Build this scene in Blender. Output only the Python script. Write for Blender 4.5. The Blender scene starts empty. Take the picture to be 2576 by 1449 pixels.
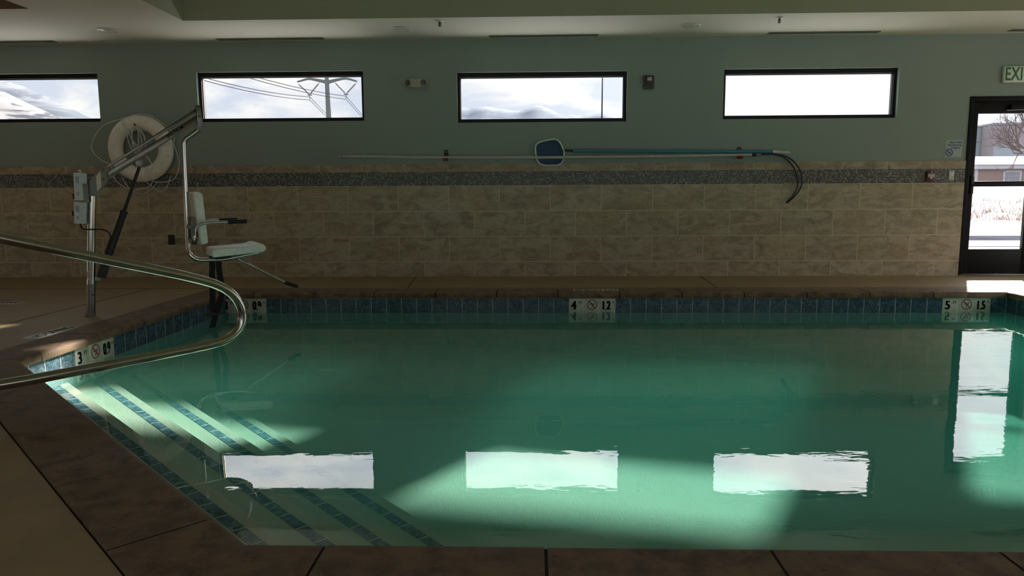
import bpy, bmesh, math, random
from mathutils import Vector, Matrix, noise
from mathutils.geometry import tessellate_polygon

S = bpy.context.scene
C = S.collection
V = Vector
random.seed(7)

# ---------------------------------------------------------------- render look
S.view_settings.view_transform = 'Standard'
S.view_settings.look = 'None'
S.view_settings.gamma = 1
S.view_settings.use_curve_mapping = False
S.view_settings.exposure = 0.25
cy = S.cycles
cy.use_denoising = True
cy.max_bounces = 6
cy.diffuse_bounces = 4
cy.glossy_bounces = 3
cy.transmission_bounces = 4
cy.transparent_max_bounces = 16
cy.volume_bounces = 1
cy.sample_clamp_indirect = 8
cy.caustics_reflective = False
cy.caustics_refractive = False

# ---------------------------------------------------------------- camera
F, PITCH, YAW, ROLL, EYE = 1833.6, -0.12682, 0.02918, -0.00521, 0.97514
_cy, _sy = math.cos(YAW), math.sin(YAW)
_cp, _sp = math.cos(PITCH), math.sin(PITCH)
_cr, _sr = math.cos(ROLL), math.sin(ROLL)
right = V((_cy, _sy, 0))
fwd = V((-_sy * _cp, _cy * _cp, _sp))
up = V((_sy * _sp, -_cy * _sp, _cp))
r_ = right * _cr + up * _sr
u_ = up * _cr - right * _sr
cam = bpy.data.cameras.new('camera')
cam_o = bpy.data.objects.new('camera', cam)
C.objects.link(cam_o)
cam.sensor_fit = 'HORIZONTAL'
cam.sensor_width = 36
cam.lens = F / 2576 * 36
cam.clip_start = 0.05
cam.clip_end = 30000
M = Matrix.Identity(4)
for i in range(3):
    M[i][0], M[i][1], M[i][2] = r_[i], u_[i], -fwd[i]
M.translation = V((0, 0, EYE))
cam_o.matrix_world = M
S.camera = cam_o

# ---------------------------------------------------------------- node helpers
class NT:
    def __init__(s, tree):
        s.t = tree; s.n = tree.nodes; s.l = tree.links
    def add(s, kind, **kw):
        n = s.n.new(kind)
        for k, v in kw.items():
            if k.startswith('i_'):
                n.inputs[k[2:].replace('_', ' ')].default_value = v
            else:
                setattr(n, k, v)
        return n
    def link(s, a, b): s.l.new(a, b)
    def math(s, op, a, b=None, clamp=False):
        n = s.n.new('ShaderNodeMath'); n.operation = op; n.use_clamp = clamp
        for i, x in enumerate((a, b)):
            if x is None: continue
            if isinstance(x, (int, float)): n.inputs[i].default_value = x
            else: s.link(x, n.inputs[i])
        return n.outputs[0]
    def mix(s, fac, a, b, blend='MIX'):
        n = s.n.new('ShaderNodeMix'); n.data_type = 'RGBA'; n.blend_type = blend
        for sock, x in ((n.inputs[0], fac), (n.inputs[6], a), (n.inputs[7], b)):
            if isinstance(x, (int, float)): sock.default_value = x
            elif isinstance(x, (tuple, list)): sock.default_value = (*x[:3], 1)
            else: s.link(x, sock)
        return n.outputs[2]
    def ramp(s, fac, stops, interp='LINEAR'):
        n = s.n.new('ShaderNodeValToRGB'); cr = n.color_ramp; cr.interpolation = interp
        while len(cr.elements) < len(stops): cr.elements.new(0.5)
        for e, (p, c) in zip(cr.elements, stops):
            e.position = p
            e.color = (c, c, c, 1) if isinstance(c, (int, float)) else (*c[:3], 1)
        s.link(fac, n.inputs[0])
        return n.outputs[0]
    def noise(s, vec, scale, detail=3, rough=0.5, dist=0.0):
        n = s.n.new('ShaderNodeTexNoise')
        n.inputs['Scale'].default_value = scale
        n.inputs['Detail'].default_value = detail
        n.inputs['Roughness'].default_value = rough
        n.inputs['Distortion'].default_value = dist
        if vec is not None: s.link(vec, n.inputs['Vector'])
        return n.outputs[0]
    def pos(s): return s.n.new('ShaderNodeNewGeometry').outputs['Position']
    def mapping(s, vec, loc=(0, 0, 0), rot=(0, 0, 0), scale=(1, 1, 1)):
        n = s.n.new('ShaderNodeMapping')
        n.inputs['Location'].default_value = loc
        n.inputs['Rotation'].default_value = rot
        n.inputs['Scale'].default_value = scale
        s.link(vec, n.inputs['Vector'])
        return n.outputs[0]
    def sep(s, vec):
        n = s.n.new('ShaderNodeSeparateXYZ'); s.link(vec, n.inputs[0]); return n.outputs
    def comb(s, x, y, z=0.0):
        n = s.n.new('ShaderNodeCombineXYZ')
        for i, a in enumerate((x, y, z)):
            if isinstance(a, (int, float)): n.inputs[i].default_value = a
            else: s.link(a, n.inputs[i])
        return n.outputs[0]
    def bump(s, h, strength=0.3, dist=0.01):
        n = s.n.new('ShaderNodeBump')
        n.inputs['Strength'].default_value = strength
        n.inputs['Distance'].default_value = dist
        s.link(h, n.inputs['Height'])
        return n.outputs[0]

def new_mat(name):
    m = bpy.data.materials.new(name); m.use_nodes = True
    t = NT(m.node_tree)
    b = m.node_tree.nodes['Principled BSDF']
    return m, t, b

def simple(name, col, rough=0.5, metal=0.0, var=0.06, scale=30, spec=None, bump=0.0):
    m, t, b = new_mat(name)
    p = t.pos()
    n = t.noise(p, scale, 3)
    lo = tuple(c * (1 - var * 2) for c in col); hi = tuple(min(1, c * (1 + var * 2)) for c in col)
    t.link(t.ramp(n, [(0.25, lo), (0.75, hi)]), b.inputs['Base Color'])
    b.inputs['Roughness'].default_value = rough
    b.inputs['Metallic'].default_value = metal
    if spec is not None: b.inputs['Specular IOR Level'].default_value = spec
    if bump: t.link(t.bump(n, bump, 0.004), b.inputs['Normal'])
    return m

MAT = {}
# ---- painted wall, ceiling
def paint(name, col, rough=0.6, sc=3.0, var=0.03):
    m, t, b = new_mat(name)
    p = t.pos()
    big = t.noise(p, sc * 0.3, 3)
    c = t.ramp(big, [(0.3, tuple(x * (1 - var) for x in col)), (0.7, tuple(x * (1 + var) for x in col))])
    t.link(c, b.inputs['Base Color'])
    fine = t.noise(p, 180, 3)
    t.link(t.bump(fine, 0.15, 0.002), b.inputs['Normal'])
    b.inputs['Roughness'].default_value = rough
    b.inputs['Specular IOR Level'].default_value = 0.3
    MAT[name] = m
    return m
paint('wall_paint', (0.285, 0.345, 0.295))
paint('side_paint', (0.55, 0.58, 0.50))
paint('ceiling_paint', (0.76, 0.73, 0.62), 0.75)
paint('tray_paint', (0.40, 0.41, 0.28), 0.75)
paint('tray_brown', (0.24, 0.15, 0.10), 0.75)  # brown tone puts the recess's shade and warm bounce into the paint

# ---- stone tile of the wainscot
def stone_tile(name, w, h, x0, z0, mortar=0.0035, offset=0.5, base=(0.43, 0.36, 0.245)):
    m, t, b = new_mat(name)
    p = t.pos(); s = t.sep(p)
    vec = t.comb(t.math('SUBTRACT', s[0], x0 + offset * w), t.math('SUBTRACT', s[2], z0))
    br = t.add('ShaderNodeTexBrick', offset=offset, offset_frequency=2, squash=1.0)
    br.inputs['Scale'].default_value = 1.0
    br.inputs['Brick Width'].default_value = w
    br.inputs['Row Height'].default_value = h
    br.inputs['Mortar Size'].default_value = mortar
    br.inputs['Mortar Smooth'].default_value = 0.1
    br.inputs['Bias'].default_value = 0.0
    br.inputs['Color1'].default_value = (0, 0, 0, 1)
    br.inputs['Color2'].default_value = (1, 1, 1, 1)
    br.inputs['Mortar'].default_value = (0.5, 0.5, 0.5, 1)
    t.link(vec, br.inputs['Vector'])
    tint = t.sep(br.outputs['Color'])[0]
    # every tile shows another cut of the stone
    shift = t.comb(t.math('MULTIPLY', tint, 37.0), t.math('MULTIPLY', tint, 11.0), t.math('MULTIPLY', tint, 53.0))
    va = t.add('ShaderNodeVectorMath', operation='ADD'); t.link(p, va.inputs[0]); t.link(shift, va.inputs[1])
    q = t.mapping(va.outputs[0], rot=(0, 0.5, 0), scale=(2.2, 1, 5.0))
    n1 = t.noise(q, 1.6, 6, 0.62, 1.2)
    n2 = t.noise(va.outputs[0], 24, 4, 0.6)
    n3 = t.noise(va.outputs[0], 2.2, 3, 0.5)
    dark = tuple(c * k for c, k in zip(base, (0.58, 0.58, 0.60)))
    lite = tuple(c * k for c, k in zip(base, (1.32, 1.38, 1.48)))
    red = (base[0] * 1.02, base[1] * 0.86, base[2] * 0.76)
    c = t.ramp(n1, [(0.30, dark), (0.47, base), (0.60, lite), (0.75, base)])
    c = t.mix(t.ramp(n3, [(0.48, 0.0), (0.72, 0.65)]), c, red)
    c = t.mix(t.ramp(n2, [(0.32, 0.40), (0.5, 0.0)]), c, dark)
    c = t.mix(t.math('MULTIPLY', tint, 0.18), c, dark)
    vein = t.noise(q, 2.3, 5, 0.7, 2.5)
    v = t.math('ABSOLUTE', t.math('SUBTRACT', vein, 0.5))
    c = t.mix(t.ramp(v, [(0.0, 0.45), (0.03, 0.0)]), c, tuple(x * 1.5 for x in base))
    c = t.mix(br.outputs['Fac'], c, tuple(x * 1.75 for x in base))
    t.link(c, b.inputs['Base Color'])
    b.inputs['Roughness'].default_value = 0.5
    b.inputs['Specular IOR Level'].default_value = 0.35
    hgt = t.math('SUBTRACT', t.math('MULTIPLY', n2, 0.25), br.outputs['Fac'])
    t.link(t.bump(hgt, 0.3, 0.003), b.inputs['Normal'])
    MAT[name] = m
stone_tile('wall_tile', 0.607, 0.3035, -3.436, 0.18)
stone_tile('trim_tile', 0.515, 0.50, -2.554, 1.2, offset=0.0, base=(0.37, 0.295, 0.20))

# ---- glass mosaic band
def mosaic():
    m, t, b = new_mat('mosaic')
    p = t.pos(); s = t.sep(p)
    k = 1 / 0.01795
    x = t.math('MULTIPLY', s[0], k); z = t.math('MULTIPLY', t.math('SUBTRACT', s[2], 1.092), k)
    fx = t.math('FLOOR', x); fz = t.math('FLOOR', z)
    wn = t.add('ShaderNodeTexWhiteNoise', noise_dimensions='2D')
    t.link(t.comb(fx, fz), wn.inputs['Vector'])
    col = t.ramp(wn.outputs['Value'], [(0.0, (0.012, 0.012, 0.014)), (0.42, (0.07, 0.07, 0.06)), (0.60, (0.13, 0.14, 0.125)),
                                       (0.72, (0.22, 0.235, 0.21)), (0.88, (0.11, 0.07, 0.055))], 'CONSTANT')
    rx = t.math('ABSOLUTE', t.math('SUBTRACT', t.math('FRACT', x), 0.5))
    rz = t.math('ABSOLUTE', t.math('SUBTRACT', t.math('FRACT', z), 0.5))
    g = t.math('GREATER_THAN', t.math('MAXIMUM', rx, rz), 0.42)
    c = t.mix(g, col, (0.31, 0.31, 0.265))
    t.link(c, b.inputs['Base Color'])
    t.link(t.ramp(g, [(0, 0.35), (1, 0.8)]), b.inputs['Roughness'])
    MAT['mosaic'] = m
mosaic()

# ---- waterline tile (blue marbled, pale grout)
def pool_tile(name, axis, phase, w=0.1545, z0=-0.215, dim=0.8, rough=0.25, spec=0.3):
    m, t, b = new_mat(name)
    p = t.pos()
    d = t.add('ShaderNodeVectorMath', operation='DOT_PRODUCT'); t.link(p, d.inputs[0]); d.inputs[1].default_value = axis
    s = t.sep(p)
    vec = t.comb(t.math('SUBTRACT', d.outputs['Value'], phase), t.math('SUBTRACT', s[2], z0))
    br = t.add('ShaderNodeTexBrick', offset=0.0)
    br.inputs['Scale'].default_value = 1
    br.inputs['Brick Width'].default_value = w
    br.inputs['Row Height'].default_value = 0.156
    br.inputs['Mortar Size'].default_value = 0.0028
    br.inputs['Mortar Smooth'].default_value = 0.1
    br.inputs['Color1'].default_value = (0, 0, 0, 1); br.inputs['Color2'].default_value = (1, 1, 1, 1)
    t.link(vec, br.inputs['Vector'])
    tint = t.sep(br.outputs['Color'])[0]
    sh = t.comb(t.math('MULTIPLY', tint, 31.0), t.math('MULTIPLY', tint, 17.0), 0.0)
    va = t.add('ShaderNodeVectorMath', operation='ADD'); t.link(p, va.inputs[0]); t.link(sh, va.inputs[1])
    n = t.noise(va.outputs[0], 16, 6, 0.65, 1.5)
    c = t.ramp(n, [(0.30, (0.018, 0.047, 0.064)), (0.52, (0.050, 0.115, 0.148)), (0.68, (0.155, 0.26, 0.31)), (0.82, (0.36, 0.48, 0.54))])
    v = t.math('ABSOLUTE', t.math('SUBTRACT', t.noise(va.outputs[0], 12, 5, 0.7, 2.0), 0.5))
    c = t.mix(t.ramp(v, [(0, 0.5), (0.025, 0)]), c, (0.50, 0.62, 0.68))
    c = t.mix(t.math('MULTIPLY', tint, 0.25), c, (0.06, 0.12, 0.20))
    c = t.mix(br.outputs['Fac'], c, (0.70, 0.76, 0.70))
    t.link(c, b.inputs['Base Color'])
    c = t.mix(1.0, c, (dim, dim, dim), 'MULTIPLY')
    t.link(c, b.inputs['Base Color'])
    b.inputs['Roughness'].default_value = rough; b.inputs['Specular IOR Level'].default_value = spec
    t.link(t.bump(t.math('SUBTRACT', 1.0, br.outputs['Fac']), 0.2, 0.002), b.inputs['Normal'])
    MAT[name] = m
R2 = 2 ** 0.5
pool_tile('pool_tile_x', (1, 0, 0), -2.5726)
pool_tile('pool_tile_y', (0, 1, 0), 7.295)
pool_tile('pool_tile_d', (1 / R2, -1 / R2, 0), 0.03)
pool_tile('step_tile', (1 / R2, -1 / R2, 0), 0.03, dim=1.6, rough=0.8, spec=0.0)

# ---- plaster, deck, coping
def plaster(name='plaster', k=(1, 1, 1)):
    m, t, b = new_mat(name)
    p = t.pos()
    n = t.noise(p, 3, 4); n2 = t.noise(p, 90, 3)
    c = t.ramp(n, [(0.3, (0.55, 0.61, 0.49)), (0.7, (0.63, 0.68, 0.56))])
    spots = t.noise(p, 7, 2)
    c = t.mix(t.ramp(spots, [(0.70, 0.0), (0.76, 0.35)]), c, (0.45, 0.55, 0.50))
    c = t.mix(1.0, c, k, 'MULTIPLY')
    t.link(c, b.inputs['Base Color'])
    t.link(t.bump(n2, 0.5, 0.004), b.inputs['Normal'])
    b.inputs['Roughness'].default_value = 0.8
    MAT[name] = m
plaster()
plaster('plaster_tinted', (0.30, 0.55, 0.62))  # the water's teal haze is put into the wall colour here

def stone(name, base, dark, sc=1.0, rough=0.6, pits=0.0, spec=0.35):
    m, t, b = new_mat(name)
    p = t.pos()
    n1 = t.noise(p, 4 * sc, 5, 0.6, 0.4)
    n2 = t.noise(p, 220 * sc, 3, 0.6)
    n3 = t.noise(p, 1.3 * sc, 3)
    c = t.ramp(n1, [(0.32, dark), (0.6, base), (0.8, tuple(x * 1.12 for x in base))])
    c = t.mix(t.ramp(n3, [(0.40, 0.0), (0.65, 0.55)]), c, tuple(x * 0.80 for x in base))
    c = t.mix(t.ramp(n2, [(0.30, 0.35), (0.55, 0.0)]), c, tuple(x * 0.55 for x in dark))
    h = t.math('ADD', n1, t.math('MULTIPLY', n2, 0.3))
    if pits:
        q = t.mapping(p, scale=(0.45, 1.6, 1))
        n4 = t.noise(q, 60, 3, 0.7)
        pit = t.ramp(n4, [(0.28, 1.0), (0.36, 0.0)])
        c = t.mix(t.math('MULTIPLY', pit, pits), c, tuple(x * 0.25 for x in dark))
        h = t.math('SUBTRACT', h, t.math('MULTIPLY', pit, 0.6))
    t.link(c, b.inputs['Base Color'])
    t.link(t.bump(h, 0.35, 0.006), b.inputs['Normal'])
    t.link(t.ramp(n1, [(0.3, rough * 0.75), (0.7, rough)]), b.inputs['Roughness'])
    b.inputs['Specular IOR Level'].default_value = spec
    MAT[name] = m
stone('deck', (0.43, 0.31, 0.18), (0.34, 0.245, 0.14), 1.0, 0.7, 0.0, 0.2)
stone('coping', (0.275, 0.185, 0.115), (0.10, 0.060, 0.041), 2.6, 0.75, 0.9, 0.2)
stone('grout_dark', (0.035, 0.024, 0.018), (0.02, 0.014, 0.01), 4.0, 0.9, 0.0, 0.1)

# ---- water
def schlick(t, f0):
    # mirror share of a clear surface by its viewing angle, the same from both sides
    g = t.n.new('ShaderNodeNewGeometry')
    d = t.add('ShaderNodeVectorMath', operation='DOT_PRODUCT'); t.link(g.outputs['Incoming'], d.inputs[0]); t.link(g.outputs['True Normal'], d.inputs[1])
    k = t.math('POWER', t.math('SUBTRACT', 1.0, t.math('ABSOLUTE', d.outputs['Value']), True), 5.0)
    return t.math('ADD', t.math('MULTIPLY', k, 1.0 - f0), f0, True)
def water():
    m = bpy.data.materials.new('water'); m.use_nodes = True
    t = NT(m.node_tree); t.n.clear()
    out = t.add('ShaderNodeOutputMaterial')
    p = t.pos()
    q = t.mapping(p, scale=(0.55, 1.3, 1.0))
    a = t.noise(q, 14, 2, 0.5, 0.6)
    w = t.noise(q, 3.2, 2, 0.5)
    s = t.sep(p)
    # little wind from the filter return: stronger ripple towards the right of the pool
    ramp_x = t.add('ShaderNodeMapRange'); t.link(s[0], ramp_x.inputs[0])
    for k, vv in zip((1, 2, 3, 4), (-1.5, 3.0, 0.25, 1.0)): ramp_x.inputs[k].default_value = vv
    patch = t.ramp(t.noise(p, 1.7, 2), [(0.42, 0.15), (0.62, 1.0)])
    amp = t.math('MULTIPLY', ramp_x.outputs[0], patch)
    h = t.math('ADD', t.math('MULTIPLY', t.math('MULTIPLY', a, amp), 0.0016), t.math('MULTIPLY', w, 0.0016))
    bn = t.add('ShaderNodeBump'); bn.inputs['Strength'].default_value = 1.0; bn.inputs['Distance'].default_value = 0.5
    t.link(h, bn.inputs['Height'])
    gl = t.add('ShaderNodeBsdfGlossy'); gl.inputs['Roughness'].default_value = 0.0; gl.inputs['Color'].default_value = (1, 1, 1, 1)
    t.link(bn.outputs[0], gl.inputs['Normal'])
    tr = t.add('ShaderNodeBsdfTransparent')
    mx = t.add('ShaderNodeMixShader')
    t.link(schlick(t, 0.0201), mx.inputs[0]); t.link(tr.outputs[0], mx.inputs[1]); t.link(gl.outputs[0], mx.inputs[2])
    t.link(mx.outputs[0], out.inputs['Surface'])
    va = t.add('ShaderNodeVolumeAbsorption')
    va.inputs['Color'].default_value = (0.33, 0.78, 0.71, 1); va.inputs['Density'].default_value = 1.25
    vs_ = t.add('ShaderNodeVolumeScatter')
    vs_.inputs['Color'].default_value = (0.30, 0.96, 0.84, 1); vs_.inputs['Density'].default_value = 0.28; vs_.inputs['Anisotropy'].default_value = -0.65
    ad = t.add('ShaderNodeAddShader'); t.link(va.outputs[0], ad.inputs[0]); t.link(vs_.outputs[0], ad.inputs[1])
    t.link(ad.outputs[0], out.inputs['Volume'])
    MAT['water'] = m
water()

def glass(name, tint=(1, 1, 1), ior=1.45):
    m = bpy.data.materials.new(name); m.use_nodes = True
    t = NT(m.node_tree); t.n.clear()
    out = t.add('ShaderNodeOutputMaterial')
    gl = t.add('ShaderNodeBsdfGlossy'); gl.inputs['Roughness'].default_value = 0.0
    tr = t.add('ShaderNodeBsdfTransparent'); tr.inputs['Color'].default_value = (*tint, 1)
    mx = t.add('ShaderNodeMixShader')
    t.link(schlick(t, 0.035), mx.inputs[0]); t.link(tr.outputs[0], mx.inputs[1]); t.link(gl.outputs[0], mx.inputs[2])
    t.link(mx.outputs[0], out.inputs['Surface'])
    MAT[name] = m
glass('glass')

for nm, args in {
    'frame_black': ((0.014, 0.012, 0.017), 0.45, 0.0, 0.06, 30, 0.25), 'door_bronze': ((0.008, 0.0075, 0.007), 0.5, 0.0, 0.06, 30, 0.2),
    'steel': ((0.60, 0.585, 0.53), 0.14, 1.0, 0.02), 'steel_brushed': ((0.20, 0.195, 0.16), 0.28, 1.0, 0.05), 'steel_dull': ((0.22, 0.215, 0.19), 0.35, 1.0, 0.04),
    'bracket_grey': ((0.22, 0.22, 0.20), 0.45, 0.3), 'grip': ((0.012, 0.012, 0.012), 0.7),
    'black_plastic': ((0.014, 0.014, 0.014), 0.5), 'webbing': ((0.010, 0.010, 0.011), 0.85),
    'white_plastic': ((0.80, 0.82, 0.80), 0.4), 'seat_plastic': ((0.90, 0.92, 0.86), 0.45),
    'box_plastic': ((0.62, 0.68, 0.70), 0.4), 'label_cream': ((0.72, 0.62, 0.46), 0.5),
    'label_grey': ((0.36, 0.40, 0.41), 0.5), 'buoy': ((0.88, 0.84, 0.72), 0.55), 'rope': ((0.72, 0.72, 0.66), 0.8),
    'pole_white': ((0.50, 0.49, 0.43), 0.4), 'pole_teal': ((0.05, 0.24, 0.30), 0.35), 'net_blue': ((0.035, 0.075, 0.15), 0.8),
    'net_rim': ((0.70, 0.76, 0.70), 0.4), 'hook_blue': ((0.010, 0.018, 0.032), 0.45), 'clip_red': ((0.45, 0.03, 0.02), 0.5),
    'alarm_red': ((0.15, 0.02, 0.018), 0.4), 'strobe_bronze': ((0.075, 0.05, 0.04), 0.4), 'lens_clear': ((0.40, 0.48, 0.46), 0.15), 'lens_dark': ((0.10, 0.10, 0.085), 0.25),
    'sign_white': ((0.76, 0.77, 0.70), 0.45), 'exit_green': ((0.02, 0.20, 0.05), 0.5), 'ink_blue': ((0.015, 0.02, 0.14), 0.6),
    'ink_black': ((0.006, 0.006, 0.006), 0.7, 0.0, 0.06, 30, 0.1), 'ink_red': ((0.30, 0.02, 0.02), 0.5), 'marker_white': ((0.62, 0.62, 0.52), 0.3),
    'sign_paper': ((0.36, 0.44, 0.43), 0.5), 'fixture_white': ((0.70, 0.70, 0.64), 0.4), 'slot_dark': ((0.03, 0.03, 0.028), 0.8),
    'light_lens': ((0.58, 0.58, 0.52), 0.35), 'outlet_dark': ((0.05, 0.045, 0.04), 0.35, 0.5),
    'beige_fixture': ((0.50, 0.45, 0.33), 0.45),
    'galv': ((0.09, 0.10, 0.10), 0.6, 0.0, 0.06, 30, 0.0), 'wire': ((0.02, 0.02, 0.025), 0.8, 0.0, 0.06, 30, 0.0), 'insulator': ((0.09, 0.07, 0.08), 0.5),
    'brick': ((0.17, 0.105, 0.085), 0.85), 'bark': ((0.075, 0.042, 0.036), 0.9), 'house_white': ((0.30, 0.29, 0.30), 0.7),
    'house_glass': ((0.13, 0.13, 0.155), 0.3), 'warehouse': ((0.19, 0.215, 0.235), 0.8), 'warehouse_red': ((0.185, 0.155, 0.16), 0.8),
    'warehouse_dark': ((0.16, 0.16, 0.175), 0.8),
    'weed': ((0.22, 0.13, 0.09), 0.9), 'curb': ((0.16, 0.16, 0.19), 0.9), 'gravel': ((0.13, 0.115, 0.10), 0.9), 'asphalt': ((0.10, 0.10, 0.10), 0.9),
}.items():
    MAT[nm] = simple(nm, *args)

def snow(name, c1, c2, sc):
    m, t, b = new_mat(name)
    p = t.pos()
    n = t.noise(p, sc, 6, 0.6)
    t.link(t.ramp(n, [(0.38, c1), (0.6, c2)]), b.inputs['Base Color'])
    b.inputs['Roughness'].default_value = 0.9
    b.inputs['Specular IOR Level'].default_value = 0.1
    MAT[name] = m
snow('snow', (0.36, 0.37, 0.40), (0.42, 0.425, 0.44), 0.8)
snow('snow_bounce', (0.82, 0.83, 0.86), (0.88, 0.88, 0.90), 0.8)
snow('snow_roof', (0.42, 0.40, 0.40), (0.50, 0.47, 0.46), 0.8)

def mountain_mat(name, rock_hazed, snow_hazed, sc, lo, hi):  # bluish distance haze is mixed into the rock and snow colours
    m, t, b = new_mat(name)
    p = t.pos()
    q = t.mapping(p, rot=(0, 0.6, 0), scale=(0.6, 0.3, 2.2))
    n = t.noise(q, sc, 8, 0.68, 0.6)
    t.link(t.ramp(n, [(lo, rock_hazed), (hi, snow_hazed)]), b.inputs['Base Color'])
    b.inputs['Roughness'].default_value = 1.0
    b.inputs['Specular IOR Level'].default_value = 0.0
    MAT[name] = m
mountain_mat('hill_far', (0.12, 0.135, 0.16), (0.20, 0.21, 0.23), 0.02, 0.40, 0.52)
mountain_mat('hill_near', (0.08, 0.085, 0.10), (0.25, 0.245, 0.245), 0.025, 0.42, 0.50)
mountain_mat('peak', (0.15, 0.17, 0.20), (0.22, 0.24, 0.27), 0.0025, 0.42, 0.60)

# ---------------------------------------------------------------- mesh helpers
class MB:
    """collects shapes in one bmesh, then links them as ONE mesh object"""
    def __init__(s): s.bm = bmesh.new()
    def quad(s, *pts):
        vs = [s.bm.verts.new(p) for p in pts]
        return s.bm.faces.new(vs)
    def merge(s, other, M=None):
        me = bpy.data.meshes.new('tmp'); other.to_mesh(me); other.free()
        if M is not None: me.transform(M)
        s.bm.from_mesh(me); bpy.data.meshes.remove(me)
        return s
    def box(s, lo, hi, bevel=0.0, M=None, seg=2):
        b = bmesh.new()
        bmesh.ops.create_cube(b, size=1)
        lo = V(lo); hi = V(hi); c = (lo + hi) / 2; d = hi - lo
        for v in b.verts: v.co = V((v.co.x * d.x, v.co.y * d.y, v.co.z * d.z)) + c
        if bevel: bmesh.ops.bevel(b, geom=b.edges[:], offset=bevel, segments=seg, profile=0.5, affect='EDGES')
        return s.merge(b, M)
    def bar(s, p0, p1, w, h, upv=(0, 0, 1), bevel=0.0):
        p0 = V(p0); p1 = V(p1); x = (p1 - p0); L = x.length; x.normalize()
        z = V(upv); z = (z - x * z.dot(x)).normalized(); y = z.cross(x)
        m = Matrix((x, y, z)).transposed().to_4x4(); m.translation = p0
        return s.box((0, -w / 2, -h / 2), (L, w / 2, h / 2), bevel, m)
    def tube(s, pts, r, seg=14, closed=False, caps=True):
        pts = [V(p) for p in pts]
        n = len(pts); rs = r if isinstance(r, (list, tuple)) else [r] * n
        rings = []; prev = None
        for i in range(n):
            if closed: tan = pts[(i + 1) % n] - pts[i - 1]
            elif i == 0: tan = pts[1] - pts[0]
            elif i == n - 1: tan = pts[-1] - pts[-2]
            else: tan = (pts[i + 1] - pts[i]).normalized() + (pts[i] - pts[i - 1]).normalized()
            tan.normalize()
            if prev is None:
                a = V((0, 0, 1)) if abs(tan.z) < 0.9 else V((1, 0, 0))
                nrm = (a - tan * a.dot(tan)).normalized()
            else:
                nrm = (prev - tan * prev.dot(tan)).normalized()
            prev = nrm; bn = tan.cross(nrm)
            rings.append([s.bm.verts.new(pts[i] + (nrm * math.cos(t) + bn * math.sin(t)) * rs[i])
                          for t in (2 * math.pi * k / seg for k in range(seg))])
        m = n if closed else n - 1
        for i in range(m):
            a = rings[i]; b = rings[(i + 1) % n]
            if closed and i == n - 1:   # find best twist
                best = min(range(seg), key=lambda k: (a[0].co - b[k].co).length)
                b = b[best:] + b[:best]
            for k in range(seg):
                f = s.bm.faces.new((a[k], a[(k + 1) % seg], b[(k + 1) % seg], b[k])); f.smooth = True
        if caps and not closed:
            s.bm.faces.new(rings[0][::-1]); s.bm.faces.new(rings[-1])
        return s
    def lathe(s, prof, M=None, seg=32):
        """prof: (radius, height) list, turned around local z"""
        b = bmesh.new(); rings = []
        for r, h in prof:
            if r < 1e-6: rings.append([b.verts.new((0, 0, h))])
            else: rings.append([b.verts.new((r * math.cos(2 * math.pi * k / seg), r * math.sin(2 * math.pi * k / seg), h)) for k in range(seg)])
        for a, c in zip(rings, rings[1:]):
            for k in range(seg):
                a0, a1 = a[k % len(a)], a[(k + 1) % len(a)]
                c0, c1 = c[k % len(c)], c[(k + 1) % len(c)]
                vs = []
                for v in (a0, a1, c1, c0):
                    if v not in vs: vs.append(v)
                if len(vs) > 2:
                    f = b.faces.new(vs); f.smooth = True
        return s.merge(b, M)
    def prism(s, poly, h0, h1, M=None, bevel=0.0):
        """2D outline extruded along local z"""
        b = bmesh.new()
        lo = [b.verts.new((x, y, h0)) for x, y in poly]; hi = [b.verts.new((x, y, h1)) for x, y in poly]
        b.faces.new(lo[::-1]); b.faces.new(hi)
        n = len(poly)
        for i in range(n): b.faces.new((lo[i], lo[(i + 1) % n], hi[(i + 1) % n], hi[i]))
        bmesh.ops.recalc_face_normals(b, faces=b.faces[:])
        if bevel: bmesh.ops.bevel(b, geom=b.edges[:], offset=bevel, segments=3, profile=0.5, affect='EDGES')
        return s.merge(b, M)
    def build(s, name, mat, parent=None, smooth=40, label=None):
        bmesh.ops.recalc_face_normals(s.bm, faces=s.bm.faces[:]) if s.bm.faces else None
        me = bpy.data.meshes.new(name); s.bm.to_mesh(me); s.bm.free()
        return link(name, me, mat, parent, smooth, label)

def link(name, me, mat, parent=None, smooth=40, label=None):
    co = [v.co for v in me.vertices]
    lo = V((min(c[i] for c in co) for i in range(3))); hi = V((max(c[i] for c in co) for i in range(3)))
    c = (lo + hi) / 2
    if parent is None: c.z = lo.z
    me.transform(Matrix.Translation(-c))
    if smooth:
        me.shade_smooth(); me.set_sharp_from_angle(angle=math.radians(smooth))
    if mat is not None: me.materials.append(MAT[mat] if isinstance(mat, str) else mat)
    o = bpy.data.objects.new(name, me); C.objects.link(o)
    off = V((0, 0, 0))
    q = parent
    while q is not None: off += q.location; q = q.parent
    o.location = c - off
    o.parent = parent
    if label: o['label'] = label
    return o

def thing(name, label, cat, loc, group=None):
    o = bpy.data.objects.new(name, None); o.empty_display_size = 0.1
    C.objects.link(o); o.location = loc
    o['label'] = label; o['category'] = cat
    if group: o['group'] = group
    return o
def tag(o, label, cat, group=None):
    o['label'] = label; o['category'] = cat
    if group: o['group'] = group
    return o
def struct(o): o['kind'] = 'structure'; return o
def struct_root(name, loc):
    o = bpy.data.objects.new(name, None); C.objects.link(o); o.location = loc
    return struct(o)
def dup(root, loc, label, group=None):
    c = root.copy(); C.objects.link(c); c.location = loc; c['label'] = label
    if group: c['group'] = group
    for ch in root.children:
        d = ch.copy(); C.objects.link(d); d.parent = c
        for g in ch.children:
            e = g.copy(); C.objects.link(e); e.parent = d
    return c

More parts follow.
